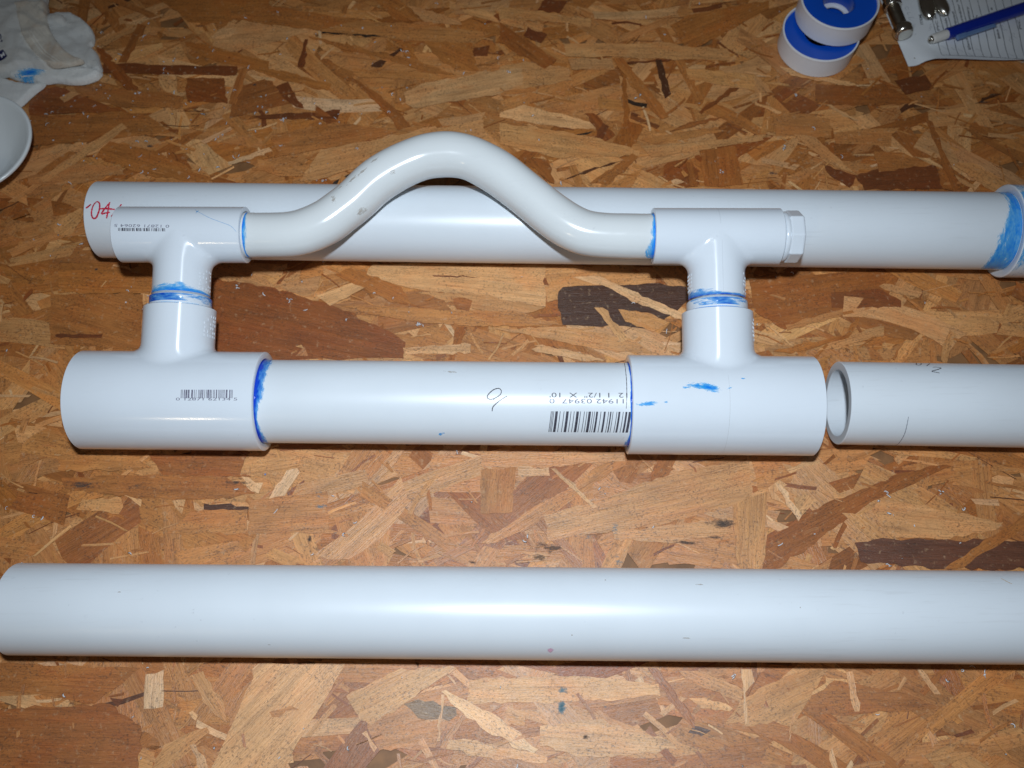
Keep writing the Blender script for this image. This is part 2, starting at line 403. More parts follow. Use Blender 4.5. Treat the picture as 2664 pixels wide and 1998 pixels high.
class StrandBag:
    def __init__(S): S.V = []; S.F = []; S.uv = []; S.col = []
    def add(S, poly, z, tilt, col, ang, dep=.35):
        n = len(poly); c = np.mean(poly, axis=0); o = len(S.V); ca, sa = math.cos(ang), math.sin(ang); uo = (random.uniform(0, 200), random.uniform(0, 200))
        zz = [z+tilt[0]*(p[0]-c[0])+tilt[1]*(p[1]-c[1]) for p in poly]
        S.V += [(p[0], p[1], h) for p, h in zip(poly, zz)] + [(p[0], p[1], h-dep) for p, h in zip(poly, zz)]
        uvs = [((((p[0]-c[0])*ca+(p[1]-c[1])*sa)/10+uo[0]), ((-(p[0]-c[0])*sa+(p[1]-c[1])*ca)/10+uo[1])) for p in poly]
        S.F.append(tuple(range(o, o+n))); S.uv += uvs; S.col += [col]*n
        for i in range(n):
            j = (i+1) % n; S.F.append((o+i, o+n+i, o+n+j, o+j)); S.uv += [uvs[i], uvs[i], uvs[j], uvs[j]]; S.col += [[x*.75 for x in col[:3]]+[1]]*4
    def build(S, name, parent, origin=None):
        o = mesh(name, S.V, S.F, WOOD, parent, smooth=False); me = o.data
        u = me.uv_layers.new(name='UVMap'); u.data.foreach_set('uv', np.array(S.uv, 'f').ravel())
        a = me.color_attributes.new('Col', 'FLOAT_COLOR', 'CORNER'); a.data.foreach_set('color', np.array(S.col, 'f').ravel()); return o
def ccw(poly):
    s = sum(poly[i-1][0]*poly[i][1]-poly[i][0]*poly[i-1][1] for i in range(len(poly))); return poly if s > 0 else poly[::-1]
def rand_strand(L, Wd, cx, cy, ang):
    ca, sa = math.cos(ang), math.sin(ang); k = max(2, int(L/14)); bend = random.gauss(0, .04)*L; up = []; dn = []
    tp0, tp1 = random.uniform(.55, 1.1), random.uniform(.55, 1.1); sl0, sl1 = random.gauss(0, .5), random.gauss(0, .5)
    for i in range(k+1):
        t = i/k; x = (t-.5)*L; y = bend*(4*(t-.5)**2-.5); w = Wd*.5*(tp0+(tp1-tp0)*t)*random.uniform(.93, 1.07)
        sl = sl0*Wd*.5 if i == 0 else (sl1*Wd*.5 if i == k else 0)
        up.append((x+sl, y+w)); dn.append((x-sl, y-w))
    e0 = [((-.5)*L+random.gauss(0, .06)*Wd-random.uniform(0, .1)*Wd, random.uniform(-.2, .2)*Wd)]; e1 = [(.5*L+random.gauss(0, .08)*Wd, random.uniform(-.2, .2)*Wd)]
    pl = dn + (e1 if random.random() < .6 else []) + up[::-1] + (e0 if random.random() < .6 else [])
    return ccw([np.array((cx+x*ca-y*sa, cy+x*sa+y*ca)) for x, y in pl])
def jit(c, s=.075):
    k = random.gauss(1, s); h = random.gauss(0, .04); return [max(.01, c[0]*k*(1+h*.3)), max(.006, c[1]*k), max(.004, c[2]*k*(1-h*1.5)), 1]
PAL = {k: (v[0]*1.03, v[1]*.95, v[2]*.84) for k, v in PAL.items()}
KEYS = ['LL', 'L', 'T', 'M', 'A', 'A2', 'D2', 'D', 'K2']; WTS = [.005, .05, .25, .37, .24, .07, .015, 0, 0]
X0, X1, Y0, Y1 = -600, 600, -90, 680
bv, bf = [(X0-20, Y0-20, -1.9), (X1+20, Y0-20, -1.9), (X1+20, Y1+20, -1.9), (X0-20, Y1+20, -1.9)], [(0, 1, 2, 3)]
bv += [(x, y, -13) for x, y, z in bv]; bf += [(4, 7, 6, 5), (0, 4, 5, 1), (1, 5, 6, 2), (2, 6, 7, 3), (3, 7, 4, 0)]
board = mesh('workbench_board', bv, bf, None, None, smooth=False)
board.data.materials.append(simple('board_core', (.22, .10, .035), .6, var=.3, scale=80))
tag(board, 'brown oriented strand board worktop under all the pipes', None, kind='structure')
bag = StrandBag()
def orient(): return random.gauss(0, .55) if random.random() < .85 else random.uniform(-1.57, 1.57)
for i in range(2600):       # lower layers
    L = random.uniform(45, 130); Wd = random.choice([random.uniform(8, 16), random.uniform(14, 34)]); a = orient()
    bag.add(rand_strand(L, Wd, random.uniform(X0, X1), random.uniform(Y0, Y1), a), random.uniform(-1.75, -.62), (random.gauss(0, .0030), random.gauss(0, .0045)), jit(PAL[random.choices(KEYS, WTS)[0]]), a)
for i in range(3000):       # fines between them
    L = random.uniform(5, 26); Wd = random.uniform(.8, 5.0); a = random.uniform(-1.57, 1.57) if random.random() < .5 else orient()
    key = random.choices(KEYS+['K'], [.015, .09, .24, .24, .20, .12, .05, .03, .013, .002])[0]
    bag.add(rand_strand(L, Wd, random.uniform(X0, X1), random.uniform(Y0, Y1), a), random.uniform(-1.1, -.30), (random.gauss(0, .006), random.gauss(0, .01)), jit(PAL[key]), a, .25)
for i in range(2600):       # splinters near the surface
    L = random.uniform(4, 24); a = orient(); key = random.choices(['LL', 'L', 'T', 'M', 'A', 'A2', 'D2'], [.02, .12, .26, .28, .20, .09, .03])[0]
    bag.add(rand_strand(L, random.uniform(.5, 2.6), random.uniform(X0, X1), random.uniform(Y0, Y1), a), random.uniform(-.6, -.24), (random.gauss(0, .008), random.gauss(0, .012)), jit(PAL[key]), a, .25)
for i in range(420):        # thin dark slivers and gaps
    L = random.uniform(6, 34); a = orient(); bag.add(rand_strand(L, random.uniform(.25, .8), random.uniform(X0, X1), random.uniform(Y0, Y1), a), random.uniform(-.75, -.32), (random.gauss(0, .004), random.gauss(0, .004)), jit(PAL[random.choice(['K2', 'D', 'D', 'D2', 'L'])]), a, .25)
tag(bag.build('wood_strands', board), 'small pressed wood strands and fines of the board', kind='stuff')
def on_board_px(poly_px): return [onz(p, -.1)[:2] for p in poly_px]
traced = []
for ln in TR.strip().splitlines():
    w = ln.split(); x0, y0, s = CR[w[0]]; n = [float(v) for v in w[2:]]
    traced.append((w[1], on_board_px(cr(x0, y0, s, list(zip(n[::2], n[1::2]))))))
nt = len(traced); cents = [np.mean(p, axis=0) for _, p in traced]
def bigrand(i):
    while 1:
        x, y = random.uniform(-440, 440), random.uniform(-5, 540)
        if abs(x) < 262+.36*y and min(np.hypot(c[0]-x, c[1]-y) for c in cents) > 16: return x, y
for i in range(300-nt):     # larger strands in view that were not traced
    x, y = bigrand(i); L = random.uniform(30, 80); Wd = random.uniform(6, 17); a = orient(); b = StrandBag()
    b.add(rand_strand(L, Wd, x, y, a), random.uniform(-.62, -.30), (random.gauss(0, .0025), random.gauss(0, .004)), jit(PAL[random.choices(KEYS, WTS)[0]]), a)
    b.build('strand', board)
lev = []; bxs = [(np.min(p, axis=0), np.max(p, axis=0)) for _, p in traced]
for i in range(nt): lev.append(1+max([lev[j] for j in range(i) if np.all(bxs[i][0]+1 < bxs[j][1]) and np.all(bxs[j][0]+1 < bxs[i][1])], default=0))
for i, (key, poly) in enumerate(traced):
    poly = ccw([np.array(p) for p in poly]); c = np.mean(poly, axis=0); q = np.array(poly)-c; ev, vec = np.linalg.eigh(q.T@q); d = vec[:, 1]; ang = math.atan2(d[1], d[0])
    b = StrandBag(); b.add(rag_edge(poly, .55, 3.6), -.30+.28*lev[i]/max(lev), (random.gauss(0, .0003), random.gauss(0, .0004)), jit(PAL[key], .05), ang, .3)
    b.build('strand', board)

# ------------------------------------------------------------------ surface decals (ink, primer, scuffs)
def patch(name, parent, surf, mat, u0, u1, v0, v1, amt, off=.05, nu=40, nv=40, su=1.0, sv=.28):
    V = []; Fc = []; A = []; S_ = []; k_ = surf.R if isinstance(surf, Cyl) else 1.0
    for j in range(nv+1):
        for i in range(nu+1):
            u = u0+(u1-u0)*i/nu; v = v0+(v1-v0)*j/nv; V.append(surf.pt(u, v, off)); A.append(amt(u, v, i/nu, j/nv)); S_.append((u*su, v*k_*sv, 0))
    for j in range(nv):
        for i in range(nu):
            a = j*(nu+1)+i; Fc.append((a, a+1, a+nu+2, a+nu+1))
    keep = [f for f in Fc if max(A[k] for k in f) > -.55]
    used = sorted({k for f in keep for k in f}); mp = {k: n for n, k in enumerate(used)}
    o = mesh(name, [V[k] for k in used], [tuple(mp[k] for k in f) for f in keep], mat, parent)
    at = o.data.attributes.new('amt', 'FLOAT', 'POINT'); at.data.foreach_set('value', np.array([A[k] for k in used], 'f'))
    sa_ = o.data.attributes.new('suv', 'FLOAT_VECTOR', 'POINT'); sa_.data.foreach_set('vector', np.array([S_[k] for k in used], 'f').ravel()); return o
def blob(name, parent, surf, mat, px, rx, ry, rot=0.0, gain=1.0, off=.05):
    """soft-edged smear around a point of the surface; rx, ry in mm"""
    u, v = surf.hit(px); k = surf.R if isinstance(surf, Cyl) else 1.0; ca, sa = math.cos(rot), math.sin(rot)
    def amt(uu, vv, *_):
        x = uu-u; y = (vv-v)*k; a = (x*ca+y*sa)/rx; b = (-x*sa+y*ca)/ry; return gain*(1.05-math.sqrt(a*a+b*b)*.95)
    m = max(rx, ry)*1.35; return patch(name, parent, surf, mat, u-m, u+m, v-m/k, v+m/k, amt, off, 36, 36, .45, 1.0)
def stroke(name, parent, surf, mat, lines, w, off=.06, px=True, press=None):
    parts = []
    for ln in lines:
        pts = [np.array(surf.hit(p)) if px else np.array(p) for p in ln]; k = surf.R if isinstance(surf, Cyl) else 1.0
        pts = [np.array((p[0], p[1]*k)) for p in pts]; pts = spline(pts, 6) if len(pts) > 2 else [pts[0]+(pts[1]-pts[0])*t for t in np.linspace(0, 1, 7)]
        V = []; n = len(pts)
        for i, p in enumerate(pts):
            t = pts[min(i+1, n-1)]-pts[max(i-1, 0)]; t = t/max(np.linalg.norm(t), 1e-9); nr = np.array((-t[1], t[0])); ww = w*.5*(.65+.35*math.sin(math.pi*min(1, max(0, (i+.6)/n))))*(1+.25*math.sin(i*2.3))
            for s in (-1, 1): q = p+nr*ww*s; V.append(surf.pt(q[0], q[1]/k, off))
        parts.append((V, [(2*i, 2*i+1, 2*i+3, 2*i+2) for i in range(n-1)]))
    v, f = join(*parts); return mesh(name, v, f, mat, parent)
def text_flat(txt, size, bold=False):
    cu = bpy.data.curves.new('t', 'FONT'); cu.body = txt; cu.size = size; cu.resolution_u = 3
    if bold: cu.offset = size*.018
    o = bpy.data.objects.new('t', cu); COL.objects.link(o); bpy.context.view_layer.update()
    me = bpy.data.meshes.new_from_object(o); V = [(v.co.x, v.co.y) for v in me.vertices]; Fc = [tuple(p.vertices) for p in me.polygons]
    bpy.data.objects.remove(o); bpy.data.curves.remove(cu); bpy.data.meshes.remove(me); return V, Fc
def lettering(name, parent, surf, mat, txt, a_px, b_px, height, off=.07, bold=False, flip=False, squeeze=True):
    """text whose baseline runs from photo point a to b on the surface; height in mm"""
    V, Fc = text_flat(txt, 1.0, bold); xs = [v[0] for v in V]; w = max(xs)-min(xs); x0 = min(xs)
    k = surf.R if isinstance(surf, Cyl) else 1.0
    a = np.array(surf.hit(a_px)); b = np.array(surf.hit(b_px)); a[1] *= k; b[1] *= k
    d = b-a; L = np.linalg.norm(d); d /= L; sgn = -1 if isinstance(surf, Cyl) else 1   # th grows towards the viewer, so 'up' is -th
    nrm = np.array((-d[1], d[0])) if sgn == 1 else np.array((d[1], -d[0]))
    sx = L/w; sy = height/.70
    out = [surf.pt(*(lambda q: (q[0], q[1]/k))(a+d*(x-x0)*sx+nrm*y*sy), off) for x, y in V]
    return mesh(name, out, Fc, mat, parent, smooth=False)
def barcode(name, parent, surf, mat, tl, tr, bl, seq, off=.07):
    """bars from photo corners top-left, top-right, bottom-left; seq alternates bar/space widths"""
    A, B, D = (np.array(surf.hit(p)) for p in (tl, tr, bl)); tot = sum(seq); V = []; Fc = []; pos = 0; n = 8
    for i, w in enumerate(seq):
        if i % 2 == 0:
            for t in (pos/tot, (pos+w)/tot):
                for j in range(n+1): q = A+(B-A)*t+(D-A)*(j/n); V.append(surf.pt(q[0], q[1], off))
            o = len(V)-2*(n+1); Fc += [(o+j, o+j+1, o+n+2+j, o+n+1+j) for j in range(n)]
        pos += w
    return mesh(name, V, Fc, mat, parent, smooth=False)
rb = random.Random(5)
def upcseq(n=29): return [1, 1, 1, 2] + [rb.choice([1, 1, 1, 2, 2, 3]) for _ in range(n*2-8)] + [2, 1, 1, 1, 1]

# ------------------------------------------------------------------ loose pipes
R15 = 24.13
def Dv(a): return np.array([math.cos(a), math.sin(a), 0])
def tube_prof(s0, s1, R, wall, e=.35): return [(s0+60, R-wall), (s0+e, R-wall), (s0, R-wall+e), (s0, R-e), (s0+e, R)] + [(s0+(s1-s0)*t, R) for t in (.1, .25, .5, .75, .9)] + [(s1-e, R), (s1, R-e), (s1, R-wall+e), (s1-e, R-wall), (s1-60, R-wall)]
def pipe(name, label, P, d, s0, s1, R=R15, wall=3.7, group='loose white pipes on the board'):
    t = thing(name, label, 'pipe', P[:2].tolist()+[0] if hasattr(P, 'tolist') else (P[0], P[1], 0), group)
    V, Fc = lathe(P, d, (0, 0, 1), tube_prof(s0, s1, R, wall), 112); mesh('pipe_wall', V, Fc, PIPE, t, sharp=.7)
    return t, Cyl(P, d, R)
back_ax = (np.array([0, 319.1, R15]), Dv(-.0377)); bot_ax = (np.array([0, 77.0, R15]), Dv(-.0278)); rgt_ax = (np.array([0, 201.1, R15]), Dv(-.0395))
tb, sb = pipe('pvc_pipe', 'long white pipe lying under the bent tube, with red handwriting and blue-stained far end', *back_ax, -260.8, 420)
tr_, sr = pipe('pvc_pipe', 'white pipe at right with open sawn end and black marker writing on top', *rgt_ax, 189.4, 470, wall=4.9)
tf, sf = pipe('pvc_pipe', 'long plain white pipe across the front, nearest the viewer', *bot_ax, -269.3, 420)
# coupling on the back pipe
V, Fc = lathe(*back_ax, (0, 0, 1), [(321, R15+.1), (311.3, R15+.15), (310.8, R15+.9), (310.8, 28.3), (311.4, 28.9), (330, 28.9), (420, 28.9)], 112)
mesh('coupling', V, Fc, FIT, tb, sharp=.7)
def amt_band(edge, soft=3.0, wob=2.0, seed=0, gain=1.0, end=None):
    def f(u, v, i, j):
        e = edge(v) if callable(edge) else edge; w = wob*mnoise.noise(Vector((v*3.1+seed, seed*.7, 0))); return max(-.9, min(1.1, gain*(.55+(u-(e+w))/soft)))
    return f
patch('primer_stain', tb, sb, BLUEL, 292, 311, -1.6, 1.9, lambda u, v, i, j: max(-.9, min(.92, .66+(u-(299+7*math.sin(v*1.4+2.2)+5*max(0, v-.6)))/5)), .05, 40, 90)
patch('primer_stain', tb, Cyl(*back_ax, 28.9), BLUEL, 311.2, 334, -1.7, 2.0, lambda u, v, i, j: .55+.25*math.sin(v*2.0+.8)-max(0, u-322)*.03, .06, 30, 90)
stroke('red_writing', tb, sb, RED, [cr(150, 420, 3.16, q) for q in (
    [(232, 385), (250, 372), (275, 352)], [(318, 332), (292, 365), (278, 425), (290, 465), (318, 460), (342, 400), (345, 350), (330, 332), (318, 332)],
    [(432, 335), (395, 380), (362, 428), (390, 425), (430, 418)], [(425, 345), (412, 420), (402, 468)], [(345, 390), (400, 388), (470, 395)], [(525, 352), (485, 405), (440, 452)])], 1.05)
stroke('marker_writing', tr_, sr, MARK, [cr(1964, 880, 3.16, q) for q in (
    [(1335, 202), (1325, 214), (1345, 222), (1368, 214), (1362, 204)], [(1438, 208), (1425, 218), (1412, 228)], [(1462, 240), (1490, 238), (1530, 245), (1500, 258), (1455, 272), (1490, 280), (1518, 286)])], .55)
stroke('pencil_mark', tr_, sr, simple('pencil_grey', (.2, .22, .27), .5), [cr(1964, 880, 3.16, [(1262, 645), (1250, 710), (1232, 780), (1200, 840), (1155, 880)])], .45)
blob('pink_spot', tf, sf, primer_mat('pink_spot', (.78, .45, .60), (.75, .40, .56)), (1432, 1692), 2.6, 2.6, 0, 1.0)
stroke('scratch', tf, sf, simple('orange_scratch', (.5, .30, .08), .5), [cr(1764, 1200, 2.458, [(2065, 750), (2100, 768), (2135, 785)])], .35)
for px, rx in (((1822, 1521), 3.5), ((1575, 1509), .6), ((1488, 1652), .6), ((2082, 1580), .6), ((1265, 1580), .4), ((1785, 1660), 3.0), ((700, 1677), 2.2), ((310, 1540), 1.6)):
    blob('scuff', tf, sf, SCUFF, px, rx, .6 if rx > 1 else rx, .03, .9)

# ------------------------------------------------------------------ glued pipe assembly
LOW = (np.array([0, 195.5, 28.68]), Dv(-.03037)); UPA = (np.array([0, 292.2, 54.69]), Dv(-.02628))
asm = thing('pipe_assembly', 'glued white pipe assembly with four tees and a bent tube, smeared with blue primer', 'pipe assembly', (0, 195.5, 0))
def stem_frame(xs):
    p0 = LOW[0]+LOW[1]*xs; p1 = UPA[0]+UPA[1]*((p0-UPA[0])@UPA[1]); u = (p1-p0)/np.linalg.norm(p1-p0); return p0, p1, u
def smin(a, b, k):
    h = np.clip(.5+.5*(b-a)/k, 0, 1); return b+(a-b)*h-k*h*(1-h)
def tee(name, Pc, d, u, R, half, r, top, k, bore, sbore):
    d = d/np.linalg.norm(d); u = u-d*(u@d); u /= np.linalg.norm(u); n = np.cross(d, u); Rk = R+k/4; rk = r+k/4
    nth, ns = 144, 144
    xs = np.concatenate([[-half+.6], np.arange(-half+2, half-1.9, 1.0), [half-.6]]); th = np.arange(nth)*2*math.pi/nth
    def kf_(a): t = np.clip(a/(.95*R), 0, 1); return .03+k*t*t
    def val(x, a, b): return np.where(a > 0, smin(np.hypot(a, b)-R, np.hypot(x, b)-r, kf_(a)), np.hypot(a, b)-R)
    X, T = np.meshgrid(xs, th, indexing='ij'); lo = np.full(X.shape, R, float); hi = np.full(X.shape, Rk+.001)
    keep = val(X, hi*np.cos(T), hi*np.sin(T)) >= 0
    for _ in range(30):
        m = (lo+hi)/2; v = val(X, m*np.cos(T), m*np.sin(T)) < 0; lo = np.where(v, m, lo); hi = np.where(v, hi, m)
    rho = np.where(np.cos(T) > 0, hi, R); keep |= np.cos(T) <= 0
    V = []; idx = {}
    # seam and stem
    ph = np.arange(ns)*2*math.pi/ns; seam = []
    for p in ph:
        aa = R
        for _ in range(40): ke = float(kf_(aa))/4; b = (r+ke)*math.sin(p); aa = .5*aa+.5*math.sqrt(max((R+ke)**2-b*b, 0))
        seam.append(np.array(((r+ke)*math.cos(p), b, aa)))
    SV = []; tt = np.array([0, .03, .07, .12, .18, .25, .33, .42, .52, .64, .78, .9, 1.0])
    rows = []
    for t in tt:
        row = []
        for i, p in enumerate(ph):
            a0 = seam[i][2]; a = a0+(top-.6-a0)*t
            if t == 0: row.append(seam[i]); continue
            l, h_ = r, rk+.001
            for _ in range(26):
                m = (l+h_)/2
                if float(val(np.array(m*math.cos(p)), np.array(a), np.array(m*math.sin(p)))) < 0: l = m
                else: h_ = m
            row.append(np.array((h_*math.cos(p), h_*math.sin(p), a)))
        rows.append(row)
    for rr, aa in ((r, top-.3), (r-.35, top), (sbore+.6, top), (sbore, top-.6), (sbore, top-26)): rows.append([np.array((rr*math.cos(p), rr*math.sin(p), aa)) for p in ph])
    L = [q for row in rows for q in row]; Fc = []
    for j in range(len(rows)-1):
        for i in range(ns): kx = (i+1) % ns; Fc.append((j*ns+i, j*ns+kx, (j+1)*ns+kx, (j+1)*ns+i))
    o = len(L); nx = len(xs)
    body = [[np.array((xs[i], rho[i, j]*math.sin(th[j]), rho[i, j]*math.cos(th[j]))) for j in range(nth)] for i in range(nx)]
    kf = []
    for i in range(nx-1):
        for j in range(nth):
            q = (j+1) % nth
            if keep[i, j] and keep[i, q] and keep[i+1, q] and keep[i+1, j]: kf.append((i, j, q))
    cnt = {}
    for i, j, q in kf:
        for e in ((i, j), (i, q), (i+1, q), (i+1, j)): cnt[e] = cnt.get(e, 0)+1
    SA = np.array(seam)
    for i in range(1, nx-1):
        for j in range(nth):
            if 0 < cnt.get((i, j), 0) < 4:
                dd = ((SA-body[i][j])**2).sum(1); body[i][j] = seam[int(dd.argmin())].copy()
    L += [body[i][j] for i in range(nx) for j in range(nth)]
    Fc += [(o+i*nth+j, o+(i+1)*nth+j, o+(i+1)*nth+q, o+i*nth+q) for i, j, q in kf]
    for sg in (-1, 1):
        base = o+(0 if sg < 0 else (nx-1)*nth); prev = base
        for rr, xx in ((R, half-.3), (R-.35, half), (bore+.6, half), (bore, half-.6), (bore, 2)):
            s = len(L); L += [np.array((sg*xx, rr*math.sin(t), rr*math.cos(t))) for t in th]
            for j in range(nth):
                q = (j+1) % nth; Fc.append((prev+j, prev+q, s+q, s+j) if sg > 0 else (prev+q, prev+j, s+j, s+q))
            prev = s
    nst = o
    o = mesh(name, [Pc+d*q[0]+n*q[1]+u*q[2] for q in L], Fc, FITA, asm); ga = o.data.attributes.new('grain', 'FLOAT_VECTOR', 'POINT')
    ga.data.foreach_set('vector', np.array([u if i < nst else d for i in range(len(L))], 'f').ravel()); gp = o.data.attributes.new('polish', 'FLOAT', 'POINT'); gp.data.foreach_set('value', np.array([1.0 if i < nst else 0.0 for i in range(len(L))], 'f'))
    bm = bmesh.new(); bm.from_mesh(o.data); bmesh.ops.remove_doubles(bm, verts=bm.verts, dist=2e-6); bmesh.ops.dissolve_degenerate(bm, edges=bm.edges, dist=1e-6); bmesh.ops.recalc_face_normals(bm, faces=bm.faces)
    bm.to_mesh(o.data); bm.free(); o.data.polygons.foreach_set('use_smooth', [True]*len(o.data.polygons)); o.data.set_sharp_from_angle(angle=.75); return o
stems = {}
for key, xs, lo_c, up_c in (('L', -196.0, -196.2, -192.6), ('R', 119.6, 119.4, 122.2)):
    p0, p1, u = stem_frame(xs); stems[key] = (p0, p1, u)
    lowt = tee('reducing_tee', LOW[0]+LOW[1]*lo_c, LOW[1], u, 28.68, 53.0, 20.5, 54.0, 5.0, 24.35, 17.2)
    upt = tee('tee', UPA[0]+UPA[1]*((p1-UPA[0])@UPA[1]), UPA[1], -u, 16.57, 37.3, 16.45, 37.6, 7.0, 13.45, 13.5)
    # bushing between the two stems
    V, Fc = lathe(p0, u, (0, 0, 1), [(40, 17.0), (54.6, 17.0), (55.4, 17.15), (56.0, 17.6), (59.3, 17.6), (60.2, 17.55), (60.6, 17.1), (61.2, 16.4), (61.6, 14.0), (70, 13.2)], 96); b = mesh('bushing', V, Fc, FIT, asm, sharp=.8)
    sbsh = Cyl(p0, u, 17.6); sup = Cyl(p0, u, 16.47); vdir = math.atan2((CAM-p0)@sbsh.b, (CAM-p0)@sbsh.a)
    stems[key] += (sbsh, sup, vdir)
mids = []
V, Fc = lathe(*LOW, (0, 0, 1), [(-170, R15), (-120, R15), (-60, R15), (0, R15), (50, R15), (90, R15)], 112); mp = mesh('straight_pipe', V, Fc, PIPE, asm)
smid = Cyl(*LOW, R15); stee = Cyl(*LOW, 28.68); supt = Cyl(*UPA, 16.57); supp = Cyl(*UPA, 13.3)
# bent tube
cl = [(0, 736), (156, 726), (312, 668), (407, 603), (500, 531), (600, 436), (705, 366), (810, 314), (906, 281), (1005, 269), (1081, 273), (1157, 291), (1239, 329), (1329, 382), (1421, 452), (1520, 531), (1624, 614), (1746, 692), (1877, 731), (1995, 741)]
p0, p1, u = stem_frame(-30); nrm = np.cross(UPA[1], u)
def on_asm(px):
    r = ray(px); t = ((UPA[0]-CAM)@nrm)/(r@nrm); return CAM+r*t
pts = [on_asm(p) for p in cr(700, 280, 2.212, cl)]
path = [UPA[0]+UPA[1]*s for s in (-172, -160, -154)] + [UPA[0]+UPA[1]*(-147)*1.0] + pts[1:-1] + [UPA[0]+UPA[1]*s for s in (76, 84, 100)]
path = spline(path, 8)
sm = np.array(path)
for _ in range(6): sm[2:-2] = sm[2:-2]*.5+(sm[1:-3]+sm[3:-1])*.25
V, Fc = sweep(list(sm), [13.3*(1+.012*math.sin(i*.21)+.008*math.sin(i*.07+1)) if 20 < i < len(sm)-20 else 13.3 for i in range(len(sm))], 64); mesh('bent_tube', V, Fc, BEND, asm)
# hex plug in the right upper tee
V, Fc = lathe(*UPA, (0, 0, 1), [(150, 12), (159.9, 13.2), (160.2, 14.2), (160.8, 14.7), (162.4, 14.7), (163.0, 14.3)], 72); mesh('plug_collar', V, Fc, FIT, asm, sharp=.7)
V, Fc = lathe(*UPA, (0, 0, 1), [(162.8, 9), (162.8, 14.4), (163.6, 15.5), (170.6, 15.5), (171.6, 14.7), (171.6, 4)], 8, ph0=math.radians(27)); Fc.append(tuple(range(40, 48))); hx = mesh('octagon_plug', V, Fc, FIT, asm, smooth=False)
bv_ = hx.modifiers.new('bevel', 'BEVEL'); bv_.width = .0006; bv_.segments = 2
# writing on the assembly
lt, ut = asm, asm
barcode('barcode', asm, stee, INKG, *cr(150, 850, 3.16, [(1015, 518), (1440, 518), (1012, 588)]), upcseq())
lettering('barcode_number', asm, stee, INKG, '0 12871 62134 5', *cr(150, 850, 3.16, [(972, 606), (1476, 606)]), 1.55)
barcode('barcode', asm, supt, INK, *cr(150, 420, 3.16, [(497, 546), (882, 549), (499, 572)]), upcseq())
lettering('barcode_number', asm, supt, INKG, '0 12871 62064 5', *cr(150, 420, 3.16, [(918, 522), (467, 515)]), 1.7)
lettering('pipe_print', asm, smid, INK, '12  1 1/2"  X  10\'', *cr(1250, 880, 3.16, [(1207, 450), (568, 448)]), 2.7)
lettering('pipe_print', asm, smid, INKG, '11942 03947  0', *cr(1250, 880, 3.16, [(1178, 500), (566, 498)]), 2.5)
bars = [1, 1, 1, 1, 1, 2, 4, 3, 1, 5, 1, 3, 4, 3, 1, 4, 1, 3, 4, 2, 1, 5, 1, 3, 1, 2, 4, 2, 1, 2, 1, 2, 3, 4, 1, 4, 3, 4, 1, 2, 2, 2, 1, 5, 1, 2, 3, 4, 1, 3, 3, 2, 4]
barcode('barcode', asm, smid, INK, *cr(1250, 880, 3.16, [(580, 600), (1240, 605), (558, 770)]), bars)
stroke('marker_writing', asm, smid, MARK, [cr(1250, 880, 3.16, q) for q in ([(172, 430), (150, 412), (105, 425), (62, 465), (58, 492), (85, 502), (125, 490), (165, 460), (172, 430)], [(120, 490), (112, 500), (108, 508)], [(218, 476), (165, 508), (120, 545), (100, 570), (96, 600)])], .6)
stroke('marker_line', asm, smid, MARK, [cr(1250, 880, 3.16, [(1178, 200), (1192, 260), (1200, 340), (1203, 430), (1202, 520), (1198, 580)])], .35)
blob('scuff', asm, smid, SCUFF, (1173, 967), 6, 1.2, .03, .75)
blob('primer_spot', asm, smid, BLUEL, (1146, 1130), 2.0, 2.2, 0, .8); blob('primer_spot', asm, smid, BLUEL, (1154, 1127), 1.4, .8, 0, .8)
# primer: low joints
patch('primer_stain', asm, smid, BLUE, -144, -132, -1.4, 1.9, lambda u, v, i, j: max(-.9, min(1.5, 1.55-(u+143.4)/(3.6+1.4*math.sin(v*2.3+2.6)+.7*math.sin(v*6.1)))), .10, 40, 120)
patch('primer_stain', asm, smid, BLUE, 61, 67, -1.4, 1.9, lambda u, v, i, j: max(-.9, min(1.6, 1.5+(u-66.4)/(.75+2.2*max(0, v-1.0)+.2*math.sin(v*5)))), .10, 24, 100)
blob('glue_bead', asm, smid, BLUE, (1634, 1163), 2.6, 3.4, 0, 1.0, .5)
# primer smears on the right tee
for px, rx, ry, ro, g in (((1845, 1008), 8, 3.2, .25, 1.25), ((1815, 1004), 9, 2.2, .2, .95), ((1690, 1050), 8.2, 1.7, -.08, 1.0), ((1732, 1046), 2.6, 1.0, -.1, 1.0), ((1932, 985), 1.7, .9, .1, 1.0), ((1897, 1010), 2.8, .7, -.3, .85), ((1785, 1008), 6, 1.0, 0, .5)):
    blob('primer_smear', asm, stee, BLUEL, px, rx, ry, ro, g)
# primer: upper joints
patch('primer_stain', asm, supp, BLUEL, -155.2, -146, -1.6, 2.0, lambda u, v, i, j: max(-.9, min(1.3, 1.25-(u+155.0)/(1.9+.9*math.sin(v*3+.5)))), .08, 30, 90)
patch('primer_stain', asm, supp, BLUEL, 70, 85.3, -1.6, 2.0, lambda u, v, i, j: max(-.9, min(1.3, 1.15+(u-85.0)/(2.2+5.0*max(0, math.sin((v-.55)*1.9)) if v > .55 else 2.4+1.0*math.sin(v*5)))), .08, 40, 90)
stroke('primer_hair', asm, supt, simple('primer_thread', (.12, .33, .60), .4), [cr(150, 420, 3.16, q) for q in ([(1130, 395), (1150, 412), (1240, 460), (1330, 495), (1420, 530), (1470, 580)], [(1160, 400), (1148, 415), (1135, 428)])], .22)
blob('primer_spot', asm, supt, BLUEL, cr(150, 420, 3.16, [(1146, 412)])[0], 1.1, .9, 0, .8)
